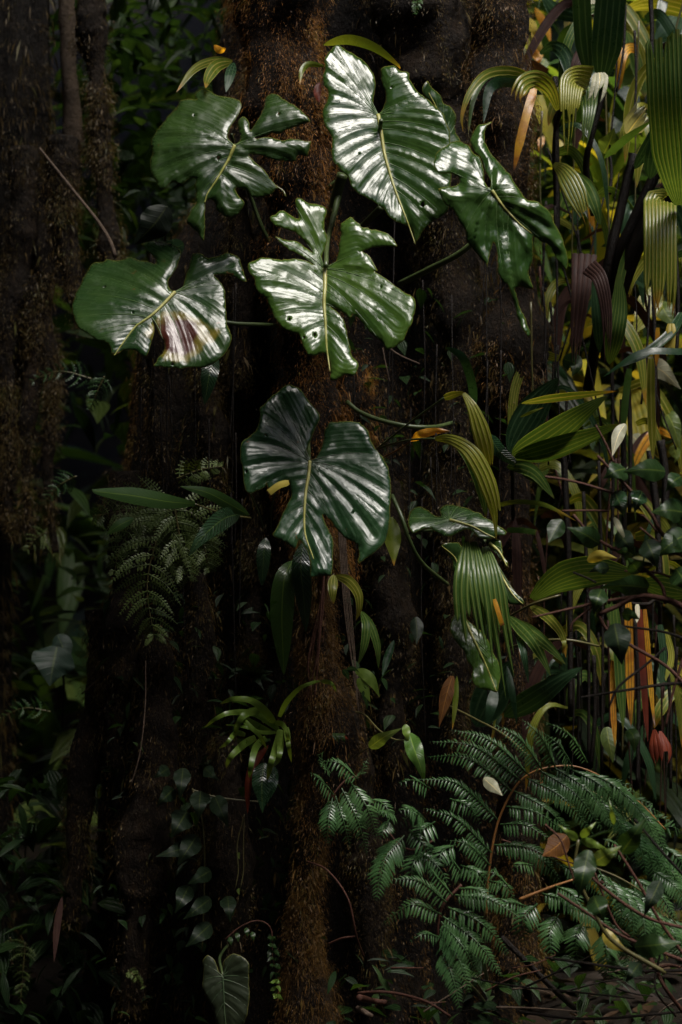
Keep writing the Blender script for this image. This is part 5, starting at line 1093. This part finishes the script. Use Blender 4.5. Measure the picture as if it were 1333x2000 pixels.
bf = thing('large_fern', 'large glossy dark green fern spreading over the lower right', 'fern', P(960, 1930, .2))
def frond(parent, rach, r_, mat, rows, pm=M_FERN, wid=25, d=-.42):
    L3 = pxline([(x, y, d + (q[0] if q else 0)) for x, y, *q in rach])
    V, F, _ = tube(L3, np.linspace(r_, r_ * .6, len(L3)) * S0, 7, len(L3) * 8)
    fr = put('frond', V, F, mat, parent)
    for row in rows:
        b, t_ = row[0], row[1]; sag = row[2] if len(row) > 2 else (0, -12); w = row[3] if len(row) > 3 else wid; m_ = row[4] if len(row) > 4 else pm
        ln = math.hypot(t_[0] - b[0], t_[1] - b[1])
        pinna(fr, b, t_, w, m_, sag=sag, nl=max(9, int(ln / 6.4)), d0=d - .01, d1=d - .06 + .03 * math.sin(b[0]), dm=d - .06)
    return fr
frond(bf, [(950, 1790), (956, 1700), (975, 1600), (1020, 1522), (1085, 1497), (1150, 1505), (1240, 1560), (1300, 1620)], 2.4, M_RACH, [
    ((965, 1650), (1110, 1700), (0, -18)), ((978, 1610), (1075, 1640), (0, -14)), ((990, 1575), (1105, 1625), (0, -14)), ((1005, 1545), (1135, 1650), (0, -16)), ((1030, 1520), (1160, 1630), (6, -16)), ((1055, 1505), (1180, 1625), (8, -14)), ((1085, 1500), (1200, 1620), (8, -14)), ((1115, 1502), (1225, 1600), (8, -14)), ((1145, 1507), (1255, 1600), (8, -14)), ((1175, 1520), (1275, 1625), (8, -12)), ((1205, 1540), (1290, 1660), (8, -10)), ((1235, 1560), (1310, 1690), (6, -8)),
    ((972, 1600), (818, 1522), (0, -30)), ((960, 1665), (826, 1578), (0, -22)), ((1000, 1545), (832, 1478), (0, -30)), ((1018, 1525), (838, 1448), (0, -28)), ((1034, 1514), (880, 1425), (0, -24)), ((1060, 1504), (960, 1412), (6, -14)), ((1085, 1498), (1020, 1405), (6, -10)), ((1148, 1490), (1060, 1408), (8, -14), 17, M_FERNL), ((1120, 1500), (1060, 1430), (4, -8)), ((958, 1690), (870, 1640), (0, -16)), ((955, 1720), (1010, 1760), (0, -12)), ((952, 1740), (900, 1700), (0, -14))])
frond(bf, [(902, 1728), (868, 1765), (857, 1800), (858, 1845), (872, 1890)], 2.6, M_TWIG, [
    ((862, 1785), (744, 1808), (0, -30)), ((872, 1762), (764, 1718), (0, -20)), ((884, 1748), (835, 1690), (-6, -6)), ((866, 1790), (982, 1908), (8, -10)), ((862, 1800), (942, 1925), (8, -6)), ((860, 1815), (918, 1940), (8, -4)), ((860, 1845), (900, 1975), (4, -4)), ((876, 1772), (998, 1868), (8, -14)), ((890, 1748), (1020, 1795), (4, -14)), ((898, 1735), (970, 1760), (0, -10)), ((858, 1830), (800, 1840), (0, -12), 18)], d=-.52)
frond(bf, [(700, 1515), (675, 1525), (655, 1548), (648, 1565)], 2.2, M_TWIG, [
    ((650, 1558), (641, 1655), (-4, 0)), ((656, 1555), (684, 1655), (2, 0)), ((668, 1540), (718, 1672), (6, -4)), ((686, 1528), (738, 1640), (6, -6)), ((652, 1552), (607, 1510), (0, -6)), ((700, 1522), (622, 1488), (0, -16)), ((645, 1510), (625, 1462), (-4, 0), 18), ((700, 1515), (720, 1480), (0, 0), 16)], pm=M_FERN, d=-.36)
frond(bf, [(850, 1640), (810, 1660), (780, 1650), (760, 1625)], 2.2, M_TWIG, [
    ((790, 1632), (735, 1760), (-12, -14), 34), ((836, 1666), (806, 1735), (-14, -14), 32), ((828, 1600), (780, 1585), (0, -14)), ((832, 1602), (782, 1612), (4, -22), 34), ((850, 1605), (820, 1650), (-10, -6), 30), ((890, 1650), (858, 1690), (-10, -8), 32), ((770, 1590), (738, 1588), (0, -6), 24), ((800, 1620), (850, 1690), (4, -4)), ((810, 1660), (880, 1730), (6, -8)), ((900, 1690), (960, 1735), (6, -8)), ((905, 1710), (870, 1660), (-6, -8), 30), ((760, 1600), (742, 1640), (0, 0), 20)], pm=M_FERN, d=-.46)
frond(bf, [(1015, 1757), (1070, 1735), (1120, 1718)], 3.2, M_RACH, [
    ((1050, 1765), (1022, 1842), (-12, -10), 32), ((1092, 1785), (1078, 1868), (-10, -8), 32), ((1140, 1800), (1128, 1884), (-8, -8), 32), ((1182, 1815), (1192, 1918), (-2, -8), 32), ((1060, 1745), (1165, 1805), (6, -12)), ((1085, 1730), (1140, 1780), (6, -8)), ((1040, 1690), (1000, 1700), (0, -8), 24), ((1030, 1770), (960, 1770), (0, -8), 26), ((1110, 1770), (1210, 1840), (8, -12)), ((1000, 1740), (940, 1700), (0, -12))], d=-.5)
frond(bf, [(1170, 1720), (1240, 1755), (1310, 1800), (1370, 1850)], 2.8, M_TWIG, [
    ((1205, 1730), (1300, 1815), (8, -12)), ((1230, 1712), (1325, 1800), (8, -12)), ((1200, 1760), (1245, 1850), (8, -6)), ((1275, 1700), (1350, 1780), (6, -10)), ((1250, 1780), (1320, 1870), (8, -8)), ((1290, 1650), (1350, 1720), (4, -10)), ((1230, 1680), (1180, 1640), (0, -10)), ((1300, 1790), (1352, 1860), (4, -8)), ((1190, 1800), (1230, 1890), (6, -4)), ((1240, 1860), (1215, 1930), (0, -4), 20, M_FERNL)], d=-.45)
frond(bf, [(980, 1640), (1040, 1660), (1130, 1690)], 2.0, M_TWIG, [
    ((1100, 1690), (1190, 1760), (6, -10)), ((1020, 1660), (1100, 1730), (6, -10)), ((900, 1640), (960, 1700), (6, -10)), ((880, 1560), (940, 1610), (6, -10)), ((840, 1540), (780, 1530), (0, -12)), ((720, 1560), (770, 1600), (4, -10))], d=-.34)
frond(bf, [(1130, 1530), (1200, 1575), (1270, 1640), (1345, 1740)], 2.0, M_RACHG, [((1150 + 18 * q, 1545 + 15 * q + (q > 5) * 6), (1205 + 20 * q, 1650 + 22 * q), (12, -10)) for q in range(9)] + [((1160 + 22 * q, 1550 + 16 * q), (1235 + 20 * q, 1535 + 18 * q), (4, -14)) for q in range(6)], d=-.34)
frond(bf, [(1150, 1690), (1220, 1720), (1290, 1770), (1360, 1850)], 2.0, M_RACHG, [((1170 + 20 * q, 1700 + 14 * q), (1190 + 24 * q, 1800 + 16 * q), (10, -6)) for q in range(8)], d=-.5)
stem(bf, 'stalk', [(950, 1780, -.42), (945, 1860, -.3), (955, 1940, .1)], [3.4, 4], M_RACHG)
stem(bf, 'stalk', [(872, 1890, -.5), (920, 1925, -.3), (950, 1960, .1)], [2.6, 3], M_RACHG)

# ================================================================== twiggy shrub at the right
sh = thing('twiggy_shrub', 'leafy shrub with reddish twigs leaning in from the right edge', 'shrub', P(1400, 1250, -.5))
D1 = -.62
for pts, r_, m_ in [([(1400, 1235), (1333, 1185), (1290, 1168), (1245, 1165), (1205, 1185), (1168, 1200)], [6, 3.5], M_TWIG), ([(1240, 1165), (1180, 1175), (1110, 1190), (1040, 1206)], [3, 1.8], M_TWIG), ([(1168, 1200), (1190, 1235), (1235, 1262), (1300, 1300), (1345, 1345)], [3, 3], M_TWIG),
                    ([(1370, 1100), (1300, 1050), (1270, 1000), (1220, 945), (1167, 890)], [4, 2.4], M_TWIG), ([(1205, 965), (1150, 948), (1110, 938), (1065, 931)], [2.4, 2.2], M_TWIG), ([(1200, 905), (1185, 870), (1164, 830)], [2.2, 1.8], M_TWIG), ([(1190, 998), (1150, 997), (1098, 998)], [1.8, 1.6], M_TWIG),
                    ([(1120, 1005), (1150, 1040), (1185, 1064), (1230, 1090), (1290, 1140), (1300, 1180)], [2.4, 3.2], M_TWIG), ([(1370, 1330), (1290, 1338), (1210, 1350), (1135, 1362)], [3.2, 1.8], M_DTWIG), ([(1300, 1265), (1260, 1300), (1210, 1340), (1190, 1380)], [2.4, 2], M_DTWIG), ([(1370, 1260), (1300, 1235), (1210, 1222)], [2.6, 1.8], M_DTWIG),
                    ([(1340, 1270), (1318, 1340), (1300, 1420)], [3, 2], M_TWIG), ([(1165, 1180), (1120, 1215), (1115, 1235)], [1.6, 1.4], M_TWIG), ([(1285, 1040), (1260, 1010), (1245, 1005)], [2, 2], M_TWIG), ([(1340, 1090), (1290, 1062), (1250, 1030)], [2.4, 2], M_TWIG), ([(1120, 1118), (1145, 1128), (1165, 1138)], [1.8, 1.8], M_DTWIG), ([(1345, 1145), (1290, 1120), (1220, 1115)], [2.4, 1.6], M_TWIG)]:
    stem(sh, 'twig', pts, r_, m_, D1)
for x0, y0, x1, y1, w, m_, rl in [(1300, 920, 1218, 922, 44, M_SHRUB, 15), (1222, 915, 1178, 935, 40, M_SHRUB, 30), (1335, 1000, 1272, 1000, 46, M_SHRUB, 10), (1172, 1062, 1108, 1030, 40, M_SHRUB, 0), (1268, 1148, 1172, 1148, 40, M_SHRUB, -20), (1248, 1120, 1225, 1090, 34, M_SHRUB, 0), (1345, 1040, 1278, 1090, 50, M_SHRUB, 0), (1200, 1218, 1215, 1298, 52, M_CLIMB, 0), (1200, 960, 1220, 1010, 36, M_STRAPD, 10), (1255, 960, 1240, 1000, 36, M_STRAPD, -10), (1215, 1200, 1250, 1210, 26, M_SHRUB, 0), (1175, 1150, 1160, 1200, 38, M_SHRUB, 0), (1290, 1060, 1335, 1080, 44, M_SHRUB, 0), (1262, 1055, 1285, 1110, 44, M_CLIMB, 0), (1205, 1040, 1240, 1085, 40, M_CLIMB, 0), (1240, 1085, 1205, 1078, 32, M_SHRUB, 0), (1330, 930, 1300, 960, 34, M_SHRUB, 0), (1320, 1110, 1350, 1160, 50, M_SHRUB, 0), (1190, 1110, 1150, 1118, 24, M_CLIMB, 0)]:
    leaf(sh, [(x0, y0, D1), ((x0 + x1) / 2, (y0 + y1) / 2 - 4, D1 - .04), (x1, y1, D1 - .03)], w, m_, prof='ovate', nv=9, n=20, roll=rl, fold=.2)
leaf(sh, [(1200, 1010, D1), (1210, 1030, D1 - .03), (1222, 1055, D1 - .03)], 12, M_PALE, prof='lance', label='pale curled leaf edge')

s5 = thing('sapling', 'leafy sapling with drooping dark leaves in front of the large fern', 'plant', P(1160, 1980, -.5))
D2 = -.72
for pts, r_, m_ in [([(1130, 1640), (1125, 1700), (1160, 1780), (1200, 1840), (1300, 1900)], [2.4, 4], M_RACHG), ([(1200, 1650), (1245, 1720), (1290, 1800), (1340, 1870)], [2.4, 3], M_TWIG), ([(1090, 1745), (1150, 1785), (1220, 1830), (1345, 1880)], [2.4, 3], M_TWIG), ([(1135, 1690), (1180, 1735), (1260, 1790), (1345, 1815)], [2.6, 3], M_TWIG), ([(1160, 1700), (1200, 1800), (1230, 1830)], [2, 2], M_TWIG), ([(1065, 1870), (1150, 1882), (1250, 1895), (1340, 1895)], [2, 3], M_DTWIG), ([(1240, 1600), (1290, 1660), (1345, 1720)], [2, 2.4], M_DTWIG), ([(1065, 1610), (1095, 1640), (1112, 1690), (1122, 1720)], [1.6, 1.6], M_TWIG)]:
    stem(s5, 'twig', pts, r_, m_, D2 + .05)
for x0, y0, x1, y1, w, m_ in [(1150, 1660, 1130, 1755, 44, M_SHRUB), (1160, 1685, 1215, 1652, 32, M_SHRUBL), (1130, 1640, 1090, 1610, 16, M_BROM), (1135, 1640, 1190, 1660, 18, M_BROM), (1135, 1635, 1165, 1605, 16, M_BROM), (1215, 1665, 1262, 1598, 40, M_SHRUB), (1160, 1750, 1180, 1800, 44, M_SHRUB), (1290, 1720, 1258, 1790, 32, M_CLIMB), (1240, 1850, 1330, 1840, 46, M_SHRUB), (1200, 1610, 1190, 1560, 10, M_BROM), (1250, 1880, 1222, 1920, 30, M_CLIMB)]:
    leaf(s5, [(x0, y0, D2), ((x0 + x1) / 2, (y0 + y1) / 2, D2 - .05), (x1, y1, D2 - .04)], w, m_, prof='ovate', nv=9, n=20, fold=.2)

# ================================================================== sticks and litter
stick('stick', [(78, 290, .45), (150, 380, .4), (190, 430, .36), (215, 470, .33), (226, 502, .32)], [3, 4.5], M_PALETWIG, 'pale broken stick slanting down at left above the rusty patched leaf', 'stick')
stick('stick', [(880, 1380, .0), (930, 1405, -.1), (985, 1435, -.2), (1030, 1475, -.3)], [2.5, 2], M_RACHG, 'olive bare stalk slanting over the top of the large fern', 'stick')
stick('stick', [(600, 1682, .0), (640, 1700, -.08), (680, 1755, -.12), (697, 1830, -.1), (712, 1870, .0)], [1.6, 2.2], M_TWIG, 'thin reddish stem arching from the foot of the mossy column', 'stick')
stick('stick', [(643, 1843, -.08), (670, 1832, -.1), (695, 1829, -.1)], [2.2, 1.8], M_TWIG, 'short red stub beside the arching reddish stem', 'stick')
stick('stick', [(285, 1290, .0), (284, 1380, -.02), (274, 1470, -.03), (256, 1535, -.02)], [1.2, 1.4], M_PALETWIG, 'hair thin tan stem hanging in the dark left of the rosette', 'stick')
stick('stick', [(160, 1355, .2), (205, 1315, .15)], [1.3, 1.3], M_PALETWIG, 'thin grey twig crossing the dark left trunk side', 'stick')
stick('stick', [(735, 658, -.2), (775, 690, -.24), (820, 711, -.26)], [1.6, 1.6], M_PALETWIG, 'bare twig poking out below the bright green leaf', 'stick')
stick('stick', [(748, 680, -.2), (755, 715, -.22), (762, 745, -.22)], [1.3, .9], M_PALETWIG, 'thin dry strand hanging from the bare twig', 'stick')
stick('stick', [(980, 1830, -.1), (1030, 1880, -.12), (1090, 1940, -.1), (1130, 1975, .0)], [5, 6], M_DTWIG, 'thick dark stick leaning on the ground under the fern', 'stick')
for i, (pts, r_, lb) in enumerate([([(700, 1940), (760, 1938), (830, 1955), (880, 1985)], 3, 'long reddish fallen stalk at the bottom edge'), ([(702, 1948), (730, 1955), (755, 1958)], 6, 'short thick pinkish stub at the bottom edge'), ([(700, 1970), (715, 1978), (727, 1985)], 5, 'stubby pale stick end below the pinkish stub'),
        ([(900, 1905), (1000, 1925), (1100, 1935), (1240, 1950)], 2, 'dark twig lying level in the bottom right'), ([(1010, 1975), (1150, 1990), (1340, 1975)], 3, 'dark branch along the bottom right edge'), ([(1270, 1870), (1300, 1930), (1345, 1990)], 4, 'dark brown branch slanting into the bottom right corner'), ([(1260, 1900), (1310, 1885), (1350, 1900)], 3, 'pinkish twig in the bottom right corner'), ([(1290, 1860), (1280, 1930), (1320, 1985)], 2, 'thin twig crossing the branches in the bottom right corner')]):
    stick('stick', [(x, y, -.35 - .02 * i + .05 * math.sin(x)) for x, y in pts], [r_, r_ * .8], M_TWIG if i in (0, 1, 5, 6) else (M_PALETWIG if i == 2 else M_DTWIG), lb, 'stick')

# low dark ground leaves
rs1 = np.random.default_rng(77)
it = [(P(rs1.uniform(640, 1333), rs1.uniform(1860, 2040), rs1.uniform(-.2, .5)), rs1.uniform(.03, .08), rs1.uniform(0, 6.3), rs1.uniform(-.8, .4), rs1.uniform(-.4, .4), rs1.uniform(0, .6)) for _ in range(260)]
scatter(it, [OV, LA, OV], 'ground_cover', M_UNDER)
it = [(P(rs1.uniform(200, 620), rs1.uniform(1150, 2040), rs1.uniform(.05, .22)), rs1.uniform(.025, .06), rs1.uniform(0, 6.3), rs1.uniform(-1.2, .2), rs1.uniform(-.4, .4), rs1.uniform(0, .5)) for _ in range(420)]
it += [(P(rs1.uniform(640, 1000), rs1.uniform(560, 1450), rs1.uniform(.08, .25)), rs1.uniform(.025, .06), rs1.uniform(0, 6.3), rs1.uniform(-1.2, .2), rs1.uniform(-.4, .4), rs1.uniform(0, .5)) for _ in range(260)]
scatter(it, [OV, LA, OV], 'small_leaf_cover', M_UNDER, parent=tree)
it = [(P(rs1.uniform(-40, 200), rs1.uniform(1500, 2040), rs1.uniform(.25, .6)), rs1.uniform(.05, .12), rs1.uniform(0, 6.3), rs1.uniform(-1.0, .2), rs1.uniform(-.4, .4), rs1.uniform(0, .5)) for _ in range(220)]
scatter(it, [OV, LA, OV], 'ground_cover', M_UNDER)

lit = []
for _ in range(900):
    x, y = rs1.uniform(-1.6, 2.2), rs1.uniform(-.9, 2.2)
    g = P(0, 0, 0)[2] * 0 + .02 + .10 * min(2.5, max(0, x - .2)) + float(.10 * fbm(np.array([[x, y, 0.]]) * 1.3, 4, 3)[0] * math.exp(-(x * x + y * y) / 60))
    lit.append(((x, y, g + .02), rs1.uniform(.05, .13), rs1.uniform(0, 6.3), rs1.uniform(-.25, .35), rs1.uniform(-.4, .4), rs1.uniform(0, 1)))
scatter(lit, [OV, LA], 'leaf_litter', M_LITTER)
rs2 = random.Random(9)
for (x0, y0, x1, y1, n_) in [(760, 1880, 1333, 2010, 16)]:
    for i in range(n_):
        x = rs2.uniform(x0, x1); y = rs2.uniform(y0, y1); a = rs2.uniform(-.6, .5); l = rs2.uniform(60, 190); d_ = rs2.uniform(-.3, .15)
        stick('fallen_twig', [(x, y, d_), (x + math.cos(a) * l * .5, y + math.sin(a) * l * .5 + rs2.uniform(-8, 8), d_ - .03), (x + math.cos(a) * l, y + math.sin(a) * l, d_)], [rs2.uniform(1, 2.6), 1], [M_DTWIG, M_TWIG, M_PALETWIG][i % 3], ['blackish', 'reddish', 'pale'][i % 3] + ' thin fallen twig in the dark tangle on the ground under the large fern', 'twig', group=['blackish ', 'reddish ', 'pale '][i % 3] + 'twigs littering the ground under the large fern')
